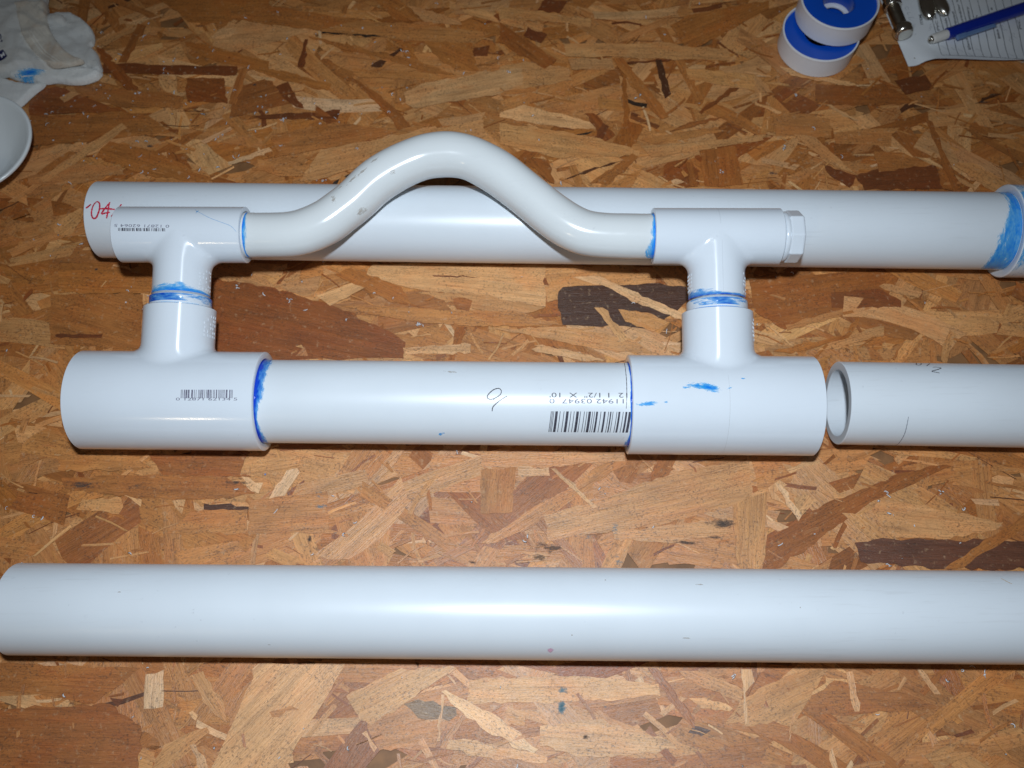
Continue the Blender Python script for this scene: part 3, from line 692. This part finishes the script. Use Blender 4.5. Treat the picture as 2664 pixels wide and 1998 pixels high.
# primer: bushings and stem ends
for key in 'LR':
    p0, p1, u, sbsh, sup, vd = stems[key]; sd = 3.0 if key == 'L' else 8.0
    g = .72 if key == 'L' else .45
    patch('primer_stain', asm, sbsh, BLUE, 55.9, 60.2, vd-1.65, vd+1.65, (lambda u_, v, i, j, sd=sd, g=g: g+.30*math.sin(v*2.1+sd)+.12*math.sin(v*7+u_)+(.18 if u_ > 59.4 else 0)), .05, 20, 110)
    patch('primer_stain', asm, Cyl(p0, u, 17.02), BLUEL, 54.0, 55.9, vd-1.65, vd+1.65, (lambda u_, v, i, j: (.55 if key == 'L' else 1.0)), .06, 6, 90)
    patch('primer_stain', asm, sup, BLUE if key == 'R' else BLUEL, 61.8, 76, vd-1.6, vd+1.6, (lambda u_, v, i, j, sd=sd, vd=vd: max(-.9, min(1.3, 1.15-(u_-62.0)/(1.5+4.0*max(0, math.sin((v-vd)*(-1.3)+(.3 if sd > 5 else 1.1))))))), .12, 44, 100)
SEAM = simple('mould_seam', (.50, .54, .58), .4)
stroke('mould_seam', asm, stee, SEAM, [[(119.4, t) for t in np.linspace(-.25, 1.9, 14)]], .22, .03, px=False)
stroke('mould_seam', asm, supt, SEAM, [[(122.0, t) for t in np.linspace(-1.3, .1, 10)]], .2, .03, px=False)
p0, p1, u, sbsh, sup, vd = stems['R']
stroke('mould_seam', asm, sup, SEAM, [[(q, .02) for q in np.linspace(63, 94, 8)]], .2, .05, px=False)
def moulded(surf, s0, s1, t0, t1, rows, cols):
    parts = []
    for r in range(rows):
        for c in range(cols):
            if random.random() < .22: continue
            s_ = s0+(s1-s0)*(r+.5)/rows; t_ = t0+(t1-t0)*(c+.5)/cols; hs = (s1-s0)/rows*.34; ht = (t1-t0)/cols*random.choice([.16, .3, .36]); V = []
            for off, q in ((-.05, 1.0), (.17, .75)): V += [surf.pt(s_+a_*hs*q, t_+b_*ht*q, off) for a_, b_ in ((-1, -1), (1, -1), (1, 1), (-1, 1))]
            parts.append((V, [(4, 5, 6, 7)]+[(i, (i+1) % 4, 4+(i+1) % 4, 4+i) for i in range(4)]))
    v, f = join(*parts); mesh('moulded_marks', v, f, FIT, asm, smooth=False)
for key in 'LR':
    p0, p1, u, sbsh, sup, vd = stems[key]
    moulded(Cyl(p0, u, 16.47), 64, 77, .95, 1.75, 6, 5); moulded(Cyl(p0, u, 20.52), 36, 50, 1.05, 1.7, 6, 5)
    if key == 'R': moulded(Cyl(p0, u, 16.47), 66, 77, -1.75, -1.2, 5, 4)
# scuffs on the bent tube: small smears that follow the tube
def tube_blob(px, rx, ry, rot):
    c = on_asm(px); k = int(np.argmin(((sm-c)**2).sum(1))); k = min(max(k, 1), len(sm)-2); d = sm[k+1]-sm[k-1]
    blob('scuff', asm, Cyl(sm[k], d, 13.3), SCUFF, px, rx*1.25, ry*1.2, rot, .70, .22)
for px, rx, ry, ro in (((1020, 449), 2.6, 1.9, 0), ((940, 548), 4.2, 3.0, .5), ((935, 556), 2, 1.2, .4), ((868, 520), 2.2, 3.4, .2), ((915, 468), 5.5, 1.5, 0), ((940, 450), 5, 1.2, 0), ((885, 488), 4, 1.2, .1), ((972, 418), 5, 1.4, 0)): tube_blob(px, rx, ry, ro)

# ------------------------------------------------------------------ white dish at the left edge
dc = (-359.5, 393.0)
dish = thing('plastic_bowl', 'round glossy white plastic bowl with rolled rim, cut by the left edge', 'bowl', (dc[0], dc[1], 0))
prof = [(0.2, .01), (0.2, 17), (1.0, 19.5), (6, 25.5), (13, 33), (18, 38.2), (20.5, 40.6), (21.6, 41.0), (22.4, 40.6), (22.7, 39.7), (22.3, 38.7), (21.0, 37.2), (16.5, 32.6), (10.5, 26.0), (6, 20.6), (3.6, 16), (2.6, 9), (2.4, .01)]
V, Fc = lathe((dc[0], dc[1], 0), (0, 0, 1), (1, 0, 0), prof[:7], 96); mesh('outer_wall', V, Fc, CAPW, dish)
V, Fc = lathe((dc[0], dc[1], 0), (0, 0, 1), (1, 0, 0), prof[6:12], 96); mesh('rim', V, Fc, CAPW, dish)
V, Fc = lathe((dc[0], dc[1], 0), (0, 0, 1), (1, 0, 0), prof[11:], 96); mesh('bowl', V, Fc, CAPW, dish)

# ------------------------------------------------------------------ thread tape rolls
def tape_roll(label, x, y, z, rot=0.0):
    t = thing('tape_roll', label, 'tape roll', (x, y, z), 'stacked rolls of thread tape'); H = 17.0; P = (x, y, z)
    up = (0, 0, 1); ex = (1, 0, 0)
    V, Fc = lathe(P, up, ex, [(0, 20), (0, 26.2), (.5, 26.9), (H-1.6, 26.9), (H-1.5, 27.3), (H-.4, 27.3), (H, 27.0), (H, 26.3), (H-.4, 26.0), (H-2.0, 25.9)], 96); mesh('case', V, Fc, TAPEW, t, sharp=.9)
    V, Fc = lathe(P, up, ex, [(H-2.0, 25.95), (H-1.9, 25.9), (H-1.9, 12.3), (H-2.1, 11.6), (H-2.9, 11.1), (H-4.5, 10.9), (3.2, 10.7), (2.6, 10.9)], 96); mesh('spool', V, Fc, TAPEB, t, sharp=.9)
    V, Fc = lathe(P, up, ex, [(2.5, 11), (2.5, 8.2), (2.0, 7.8), (1.0, 7.8)], 64); mesh('bottom_ring', V, Fc, TAPEW, t)
    return t
tape_roll('lower roll of thread tape, blue spool in white case, standing on the board', 224.6, 479.4, 0)
tape_roll('upper roll of thread tape, blue spool in white case, stacked askew on another roll', 234.3, 491.6, 17.15)

# ------------------------------------------------------------------ paper list
PZ = .35; pl = Flat(PZ)
paper = thing('paper_list', 'printed parts list with ruled rows and pencil ticks, under the blue pencil', 'paper', (320, 490, 0))
K5 = lambda pts: cr(2264, 0, 5.53, pts)
a = np.array(onz(K5([(548, 955)])[0], PZ)[:2]); b = np.array(onz((2664, 172), PZ)[:2]); tl = np.array(onz((2290, 0), PZ)[:2])
ex = (b-a)/np.linalg.norm(b-a); ey = (tl-a)/np.linalg.norm(tl-a)
def ph(s, t):       # height of the sheet: its near edge lifts off the board a little
    e = max(0, 1-t/26); l = min(1, max(0, (s-8)/10)); return PZ+4.2*e*e*l+.9*math.sin(s*.07)*e
nx, ny = 60, 44; Vp = []; Fp = []
for j in range(ny+1):
    for i in range(nx+1):
        s = 150*i/nx; t = 105*j/ny; lift = 2.5*min(1, max(0, (s-6)/9)) if t == 0 else 0; p = a+ex*s+ey*(t+ (2.6*min(1, max(0, (s-4)/8))*max(0, 1-t/20))); Vp.append((p[0], p[1], ph(s, t)))
for j in range(ny):
    for i in range(nx): q = j*(nx+1)+i; Fp.append((q, q+1, q+nx+2, q+nx+1))
mesh('sheet', Vp, Fp, PAPER, paper)
class Sheet:
    def hit(S, px):
        z = PZ
        for _ in range(8):
            p = onz(px, z)[:2]; m = np.linalg.solve(np.array([ex, ey]).T, p-a); z = ph(m[0], max(0, m[1]-1.5))
        return p[0], p[1]
    def pt(S, x, y, off=0.0):
        m = np.linalg.solve(np.array([ex, ey]).T, np.array((x, y))-a); s = m[0]; t = m[1]
        for _ in range(4): t = m[1]-2.6*min(1, max(0, (s-4)/8))*max(0, 1-max(t, 0)/20)
        return np.array([x, y, ph(s, max(0, t))+off])
sh = Sheet(); LINE = simple('print_line', (.03, .035, .055), .6)
bots = [(1030, 795), (1150, 798), (1270, 800), (1390, 808), (1510, 815), (1632, 820), (1753, 825), (1873, 830), (1993, 842), (2113, 850), (2235, 856)]
slope = (.272, .262, .262, .262, .258, .255, .255, .25, .25, .25, .25)
stroke('ruled_lines', paper, sh, LINE, [K5([(x, y), (x-s*(y-530), 530), (x-s*(y-260), 260), (x-s*(y+30), -30)]) for (x, y), s in zip(bots, slope)] + [K5([(1030, 795), (1270, 801), (1632, 820), (2000, 842), (2300, 860)])], .46, .06)
def ptext(txt, ax, ay, bx, by, h, mat=INK, bold=True): lettering('printed_word', paper, sh, mat, txt, *K5([(ax, ay), (bx, by)]), h, .08, bold)
ptext('ITEM', 762, 352, 735, 215, 1.9, INK, True)
for w in (('PVC glue', 1000, 440, 930, 150), ('voids', 1125, 410, 1095, 260), ('quad', 1240, 352, 1205, 170), ('prinkler Valve', 1345, 330, 1225, -150), ('attery', 1445, 290, 1408, 95), ('Elect', 1450, 712, 1400, 545), ('h', 1548, 268, 1542, 225), ('Bike R', 1875, 555, 1815, 350), ('PVC', 2180, 420, 2145, 285), ('e', 1762, 148, 1752, 108)): ptext(*w, 1.75)
stroke('pencil_writing', paper, sh, PENCILG, [K5(q) for q in ([(1015, 655), (1060, 680), (1105, 708)], [(1155, 680), (1195, 702), (1235, 722)], [(1260, 705), (1300, 726), (1340, 748)], [(1395, 758), (1440, 785), (1490, 800)], [(1510, 695), (1555, 715), (1600, 738)], [(1980, 770), (2020, 790), (2065, 808)],
    [(1905, 440), (1940, 430), (1975, 425)], [(1945, 425), (1870, 400), (1865, 370), (1900, 365), (1915, 400)], [(1930, 345), (1910, 310), (1945, 290)], [(2065, 620), (2020, 600), (2000, 570), (2030, 560), (2070, 575), (1990, 530)], [(2120, 545), (2060, 530)], [(2090, 540), (2040, 500), (2030, 490), (2060, 480), (2080, 500)],
    [(520, 150), (500, 110), (540, 100), (550, 140)], [(560, 220), (530, 190), (580, 180)], [(590, 290), (550, 260), (600, 250), (640, 260)], [(600, 400), (640, 380), (620, 360), (650, 350)], [(640, 505), (655, 485)], [(840, 440), (870, 420), (850, 400), (890, 390), (860, 370), (880, 340)])], .28, .06)
blob('ink_dot', paper, sh, SCUFF, K5([(637, 838)])[0], 1.0, 1.0, 0, 1.0, .07)

# ------------------------------------------------------------------ mechanical pencil on the paper
A0 = np.array(onz((2419, 103), 5.5)); B0 = np.array(onz((2664, 21), 5.2)); ax = (B0-A0)/np.linalg.norm(B0-A0); A0[2] = 5.2
ax[2] = 0; ax /= np.linalg.norm(ax)
pen = thing('mechanical_pencil', 'dark blue mechanical pencil with white eraser and pale clip, lying on the list', 'pencil', (A0[0], A0[1], 0))
V, Fc = lathe(A0, ax, (0, 0, 1), [(1.2, .5), (.6, 1.0), (.2, 1.6), (0, 2.1), (.6, 2.5), (1.6, 2.7)], 32); mesh('metal_tip', V, Fc, STEEL, pen)
V, Fc = lathe(A0, ax, (0, 0, 1), [(1.4, 2.3), (1.7, 3.0), (3.5, 3.2), (4.0, 3.3), (11.5, 3.5), (14.5, 3.3), (17, 3.2)], 40); mesh('eraser', V, Fc, ERAS, pen)
V, Fc = lathe(A0, ax, (0, 0, 1), [(14.2, 3.3), (14.2, 4.0), (14.8, 4.2), (24, 4.3), (60, 4.4), (140, 4.4), (140, 3)], 12); mesh('barrel', V, Fc, PENB, pen, sharp=.3)
sd = np.cross(ax, (0, 0, 1.)); sd = sd if sd[1] < 0 else -sd
c0 = A0+ax*20+sd*4.9+np.array((0, 0, -.6))
def boxm(P, d, w, h, l, mat, name, parent, taper=1.0):
    d = d/np.linalg.norm(d); s = np.cross((0, 0, 1.), d); s /= np.linalg.norm(s); u = np.cross(d, s); V = []
    for t, k in ((0, 1.0), (.15, 1.0), (1, taper)):
        for q, r in ((-1, -1), (1, -1), (1, 1), (-1, 1)): V.append(P+d*l*t+s*w*.5*q*k+u*h*.5*r*k)
    Fc = [(3, 2, 1, 0), (8, 9, 10, 11)]
    for j in (0, 4):
        for i in range(4): Fc.append((j+i, j+(i+1) % 4, j+4+(i+1) % 4, j+4+i))
    o = mesh(name, V, Fc, mat, parent, smooth=False); m = o.modifiers.new('bevel', 'BEVEL'); m.width = .0006; m.segments = 2; return o
cl_ = boxm(c0, ax+sd*.02, 3.6, 2.0, 32, CLIP, 'clip', pen, .8)
boxm(c0-ax*.5+np.array((0, 0, .1)), ax, 4.6, 2.8, 8, CLIP, 'clip_end', cl_, 1.0)

# ------------------------------------------------------------------ steel bolt and wing nut
H0 = np.array(onz((2352, 88), 7.5)); T0 = np.array(onz((2316, 0), 7.5)); bd = (T0-H0)/np.linalg.norm(T0-H0)
bolt = thing('steel_bolt', 'shiny threaded steel bolt with rounded head, lying on the corner of the list', 'bolt', (H0[0], H0[1], 0))
V, Fc = lathe(H0, bd, (0, 0, 1), [(-1.2, .01), (-1.2, 4.6), (-.8, 5.8), (.2, 6.6), (1.4, 6.9), (4.4, 7.0), (5.6, 6.6), (6.2, 5.6), (6.4, 4.2)], 48); mesh('head', V, Fc, STEEL, bolt, sharp=.9)
tp = []
s = 6.0
while s < 46: tp += [(s, 4.55), (s+.45, 4.2), (s+.9, 4.55)]; s += .95
V, Fc = lathe(H0, bd, (0, 0, 1), tp, 40); mesh('threaded_shaft', V, Fc, STEELD, bolt)
V, Fc = lathe(H0, bd, (0, 0, 1), [(25, 4.4), (25, 5.8), (25.6, 6.4), (30, 6.5), (31, 6.0), (31, 4.4)], 48); mesh('collar', V, Fc, STEEL, bolt, sharp=.9)
wn = thing('wing_nut', 'pair of rounded steel wings on the list, cut by the top edge', 'wing nut', tuple(onz((2425, -30), 0)[:2])+(0,))
def wing(tip_px, root_px, wd, name='wing'):
    t = np.array(onz(tip_px, 4)); r = np.array(onz(root_px, 7)); d = r-t; L = np.linalg.norm(d); d /= L; s = np.cross(d, (0, 0, 1.)); s /= np.linalg.norm(s); u = np.cross(s, d); V = []; Fc = []; n = 20
    prof = [(0, .25), (.03, .52), (.10, .80), (.22, .98), (.4, 1.0), (.65, .9), (.85, .72), (1, .6)]
    for q, k in prof:
        for i in range(n): w = 2*math.pi*i/n; V.append(t+d*L*q+s*wd*k*math.cos(w)+u*(2.6*min(1, k*1.1))*math.sin(w)+u*(-1.1*math.cos(2*w)*.6))
    for j in range(len(prof)-1):
        for i in range(n): m = (i+1) % n; Fc.append((j*n+i, j*n+m, (j+1)*n+m, (j+1)*n+i))
    Fc.append(tuple(range(n))); mesh(name, V, Fc, STEEL, wn)
wing((2421, 49), (2398, -45), 5.9); wing((2463, 39), (2420, -45), 5.6)
hb = np.array(onz((2408, -48), 6)); hb[2] = 0
V, Fc = lathe(hb, (0, 0, 1), (1, 0, 0), [(.5, 3), (.5, 7), (9, 6.2), (9.6, 5.4), (9.6, 3)], 32); mesh('hub', V, Fc, STEEL, wn)

# ------------------------------------------------------------------ rag (old T-shirt)
def cloth_mat(name, base, stain=.0, rib=0.0):
    N = NT(name); oc = N.n('ShaderNodeTexCoord').outputs['Object']; f = N.noise(oc, 30, 4); w = N.noise(oc, 1400, 2)
    c = N.mix(N.ramp(f, .35, .75), C4(base), C4([x*.9 for x in base])); c = N.mix(N.math('MULTIPLY', N.ramp(N.noise(oc, 55, 4, .6, .4), .48, .68), stain), c, C4((.50, .37, .26)))
    N.P(Base_Color=c, Roughness=.95, Sheen_Weight=.25, Normal=N.bump(N.math('ADD', w, N.math('MULTIPLY', N.noise(oc, 160, 5), 2.0)), .7, .0009)); return N.m
CLOTH = cloth_mat('rag_cotton', (.66, .67, .65), .14); CLOTHS = cloth_mat('rag_collar_stained', (.66, .62, .54), .75); CLOTHW = cloth_mat('rag_white_fold', (.78, .79, .77), .03)
K7 = lambda pts: cr(0, 0, 7.373, pts)
rag = thing('rag', 'crumpled white cotton shirt rag with blue primer stain, in the far left corner', 'rag', (-330, 500, 0))
def sheet(name, px, z0, z1, mat, rnd=4.0, wr=1.2, step=1.6, ridge=None, seed=0.0):
    """padded cloth layer: outline from the photo at height z1, rounded edges down to z0, wrinkled top"""
    P = [np.array(onz(p, z0+(z1-z0)*.4)[:2]) for p in px]; P = [q[:2] for q in spline([np.append(p, 0) for p in P+[P[0]]], 5)][:-1]
    P = np.array(P); lo = P.min(0); hi = P.max(0); gx = np.arange(lo[0]-step, hi[0]+2*step, step); gy = np.arange(lo[1]-step, hi[1]+2*step, step)
    def inside(x, y):
        c = False; n = len(P); j = n-1
        for i in range(n):
            if (P[i, 1] > y) != (P[j, 1] > y) and x < (P[j, 0]-P[i, 0])*(y-P[i, 1])/(P[j, 1]-P[i, 1])+P[i, 0]: c = not c
            j = i
        return c
    Q = np.roll(P, -1, 0); E_ = Q-P; EE = (E_**2).sum(1)+1e-12
    def edge(x, y):
        w = np.array((x, y))-P; t = np.clip((w*E_).sum(1)/EE, 0, 1); pr = P+E_*t[:, None]; d = ((pr-(x, y))**2).sum(1); k = int(d.argmin()); return math.sqrt(d[k]), pr[k]
    B = []
    for i in range(len(P)):
        n_ = max(1, int(np.linalg.norm(Q[i]-P[i])/step+.5)); B += [P[i]+(Q[i]-P[i])*k/n_ for k in range(n_)]
    nb = len(B); pts2 = [Vector(p) for p in B]; D = [0.0]*nb
    for i, x in enumerate(gx):
        for j, y in enumerate(gy):
            x2 = x+(step*.5 if j % 2 else 0)
            if inside(x2, y):
                d, pr = edge(x2, y)
                if d > step*.5: pts2.append(Vector((x2, y))); D.append(d)
    from mathutils.geometry import delaunay_2d_cdt
    vc, ed, fc, ov, oe, of = delaunay_2d_cdt(pts2, [(i, (i+1) % nb) for i in range(nb)], [list(range(nb))], 1, 1e-4)
    V = []
    for q, orig in zip(vc, ov):
        d_ = D[orig[0]] if orig else 0.0; x_, y_ = q
        q1 = min(1, d_/rnd); h = math.sqrt(max(0, 1-(1-q1)**2)); w1 = mnoise.noise(Vector((x_*.03+y_*.035+seed, (y_-x_)*.012, seed))); w2 = 1-abs(mnoise.noise(Vector((x_*.05+seed*3, y_*.075+x_*.02, 4.0))))*2.2
        z = z0+(z1-z0)*h+wr*(w1*1.5+max(0, w2)*1.1+mnoise.noise(Vector((x_*.16, y_*.12+seed, 2.0)))*.35)*(.25+.75*h)
        if ridge: z += ridge(x_, y_)*h
        V.append((x_, y_, max(z, z0*.5+.15)))
    Fc = [tuple(f) for f in fc]
    o = mesh(name, V, Fc, mat, rag); bm = bmesh.new(); bm.from_mesh(o.data); bmesh.ops.remove_doubles(bm, verts=bm.verts, dist=1e-6)
    be = [e for e in bm.edges if e.is_boundary]; r = bmesh.ops.extrude_edge_only(bm, edges=be)
    for v in [g for g in r['geom'] if isinstance(g, bmesh.types.BMVert)]: v.co.z = max(.0002, z0/1000-.002)
    bmesh.ops.recalc_face_normals(bm, faces=bm.faces); bm.to_mesh(o.data); bm.free(); o.data.polygons.foreach_set('use_smooth', [True]*len(o.data.polygons)); return o
L_ = -500
sheet('under_fold', K7([(L_, 1560), (0, 1500), (300, 1560), (600, 1610), (850, 1590), (830, 1660), (700, 1760), (560, 1880), (420, 2010), (250, 2080), (L_, 2150)]), .3, 4, CLOTHW, 3, .5, seed=3)
sheet('back_panel', K7([(700, 420), (880, 330), (1050, 285), (1300, 258), (1450, 290), (1600, 380), (1720, 500), (1785, 620), (1808, 750), (1785, 850), (1745, 890), (1850, 1000), (1920, 1200), (1950, 1350), (1800, 1420), (1400, 1420), (900, 1350), (700, 900)]), .3, 4.5, CLOTH, 1.6, 1.9, seed=1)
sheet('lower_fold', K7([(L_, 1300), (400, 1300), (900, 1320), (1400, 1290), (1800, 1330), (1945, 1370), (1915, 1440), (1830, 1510), (1600, 1582), (1350, 1588), (1080, 1560), (880, 1580), (600, 1545), (300, 1505), (0, 1400), (L_, 1350)]), 1.0, 5.5, CLOTHW, 1.8, .6, seed=5)
def collar_ridge(x, y): return .25*math.sin((x*.6+y*.9)*2.2)
sheet('rib_roll', K7([(860, 330), (1000, 300), (1150, 280), (1250, 330), (1240, 420), (1150, 470), (1000, 490), (880, 480)]), 5, 10, CLOTH, 3.5, .3, 1.0, lambda x, y: .35*math.sin(x*2.6), seed=2)
sheet('front_panel', K7([(L_, -500), (850, -500), (870, 0), (888, 110), (888, 300), (905, 450), (960, 600), (1100, 800), (1250, 970), (1400, 1070), (1600, 1180), (1700, 1240), (1500, 1240), (1200, 1285), (900, 1345), (500, 1310), (L_, 1320)]), 4, 10.5, CLOTH, 2.0, 1.9, seed=7)
# collar band over the front panel
cb_o = [(880, 60), (893, 180), (893, 300), (905, 440), (960, 590), (1095, 790), (1240, 955), (1390, 1055), (1590, 1165)]
cb_i = [(330, 60), (330, 180), (345, 320), (370, 480), (430, 690), (560, 900), (720, 1100), (900, 1230), (1100, 1260)]
sheet('collar_band', K7(cb_o + cb_i[::-1]), 10.0, 12.2, CLOTHS, .9, 1.9, 1.0, lambda x, y: .16*math.sin((x*.75+y*.65)*2.4), seed=7.0)
class RagTop:
    def hit(S, px): p = onz(px, 12.0); return p[0], p[1]
    def pt(S, x, y, off=0.0):
        best = -1e9
        for n in ('front_panel', 'collar_band', 'lower_fold'):
            o = bpy.data.objects[n]; org = parent_origin(o); ok, loc, nr, ix = o.ray_cast(Vector((x/1000, (y-YO)/1000, .2))-org, Vector((0, 0, -1)))
            if ok: best = max(best, (loc+org).z*1000)
        return np.array([x, y, max(best, .5)+off])
bpy.context.view_layer.update(); rt_ = RagTop()
STITCH = simple('stitch_thread', (.74, .73, .68), .8)
for off in (0, 30, 190, 260):
    stroke('stitching', rag, rt_, STITCH, [K7([(370+off*.9, 640-off*.1), (520+off, 880), (700+off, 1090-off*.1), (870+off*1.1, 1240-off*.15)])], .45, .25)
q4 = [np.array(rt_.hit(p)) for p in K7([(-60, 1010), (72, 968), (145, 1080), (-60, 1190)])]; V = []
for j in range(9):
    for i in range(9): e, f = i/8, j/8; V.append(rt_.pt(*((q4[0]*(1-e)+q4[1]*e)*(1-f)+(q4[3]*(1-e)+q4[2]*e)*f), .9))
lb = mesh('size_label', V, [(j*9+i, j*9+9+i, j*9+10+i, j*9+i+1) for j in range(8) for i in range(8)], NAVY, rag, smooth=False)
class LabelTop(RagTop):
    def pt(S, x, y, off=0.0): return RagTop.pt(S, x, y, off+1.0)
lettering('size_letter', lb, LabelTop(), TAPEW, 'M', *K7([(78, 1010), (-5, 1045)]), 3.2, .1, True)
stroke('label_print', rag, rt_, NAVY, [K7([(0, 650), (15, 700), (5, 750)]), K7([(0, 790), (40, 770), (30, 800)])], .8, .3)
lf = bpy.data.objects['lower_fold']
class FoldTop(RagTop):
    def hit(S, px): p = onz(px, 5.5); return p[0], p[1]
    def pt(S, x, y, off=0.0):
        org = parent_origin(lf); ok, loc, nr, ix = lf.ray_cast(Vector((x/1000, (y-YO)/1000, .2))-org, Vector((0, 0, -1))); return np.array([x, y, ((loc+org).z*1000 if ok else .5)+off])
blob('primer_stain', rag, FoldTop(), BLUEL, K7([(575, 1400)])[0], 13, 6.5, .12, 1.25, .3)

# ------------------------------------------------------------------ marks and swarf on the board
bt = Flat(.02)
for px, rx, ry, g, mt in (((1463, 1795), 3.8, 3.0, .9, TEAL), ((1461, 1838), 2.8, 4.5, 1.2, TEAL), ((1575, 1840), 4, 3, .45, TEAL), ((830, 1290), 5, 4, .5, TEAL), ((838, 1317), 6, 2, .7, TEAL), ((870, 1385), 5, 4, .4, TEAL), ((1600, 1372), 3, 6, .55, TEAL), ((1607, 1462), 5, 4, .55, TEAL), ((1530, 1395), 6, 6, .5, TEAL),
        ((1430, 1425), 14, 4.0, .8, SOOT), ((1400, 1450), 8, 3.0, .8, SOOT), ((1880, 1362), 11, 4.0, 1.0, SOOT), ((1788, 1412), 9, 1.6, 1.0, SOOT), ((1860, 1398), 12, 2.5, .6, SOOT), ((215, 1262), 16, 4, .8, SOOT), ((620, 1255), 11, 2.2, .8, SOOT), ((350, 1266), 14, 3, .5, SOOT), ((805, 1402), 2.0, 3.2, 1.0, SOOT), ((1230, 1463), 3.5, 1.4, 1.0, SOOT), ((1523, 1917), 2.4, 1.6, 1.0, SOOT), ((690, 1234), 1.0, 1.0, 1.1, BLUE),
        ((2370, 186), 3.0, 1.0, 1.0, SOOT), ((2575, 1255), 3, 2, .5, SOOT), ((2010, 450), 5, 3.2, .9, SOOT), ((390, 380), 3.5, 1.6, .9, SOOT), ((663, 220), 2.4, 1.4, 1.0, SOOT), ((250, 700), 1.6, 1.4, 1.1, SOOT), ((2575, 1645), 2, 1, .6, SOOT), ((2560, 265), 7, 1.6, .7, SOOT), ((520, 68), 9, 1.6, .7, SOOT)):
    blob('board_stain', board, bt, mt, px, rx, ry, -.06, g, .03)
V = []; Fc = []
def shaving(x, y, L):
    a = random.uniform(0, 6.3); k = random.gauss(0, 1.4)/L; n = 6; w = random.uniform(.18, .42); o = len(V); p = np.array((x, y)); z = random.uniform(.1, .3); lift = random.uniform(.1, .8)
    for i in range(n):
        t = i/(n-1); d = np.array((math.cos(a), math.sin(a))); nr = np.array((-d[1], d[0])); h = z+lift*4*t*(1-t)
        V.append((p[0]+nr[0]*w, p[1]+nr[1]*w, h)); V.append((p[0]-nr[0]*w, p[1]-nr[1]*w, h+.12)); V.append((p[0], p[1], h-.15)); p = p+d*L/(n-1); a += k*L/(n-1)*2
    for i in range(n-1):
        for e, f in ((0, 1), (1, 2), (2, 0)): Fc.append((o+3*i+e, o+3*i+f, o+3*i+3+f, o+3*i+3+e))
for i in range(330):
    px = (random.triangular(60, 1500, 250), random.triangular(20, 900, 250)) if random.random() < .62 else (random.uniform(0, 2664), random.uniform(0, 1998))
    p = onz(px, 0); shaving(p[0], p[1], random.choice([1.0, 1.4, 1.8, 2.6, 3.4]))
for px in ((1914, 1760), (2305, 1285), (2320, 1340), (2505, 1322), (2450, 1282), (2567, 1753), (540, 745), (750, 780), (615, 745), (1090, 840), (1090, 845), (2072, 250), (1325, 190), (1877, 446), (1665, 245), (740, 308), (733, 310), (1050, 135), (2045, 385), (2310, 1465), (925, 1690)):
    for _ in range(3): p = onz((px[0]+random.gauss(0, 3), px[1]+random.gauss(0, 3)), 0); shaving(p[0], p[1], random.uniform(1.2, 3.0))
tag(mesh('plastic_shavings', V, Fc, simple('shaving_white', (.80, .82, .85), .4), None), 'tiny white plastic shavings scattered over the board', 'shavings', kind='stuff')
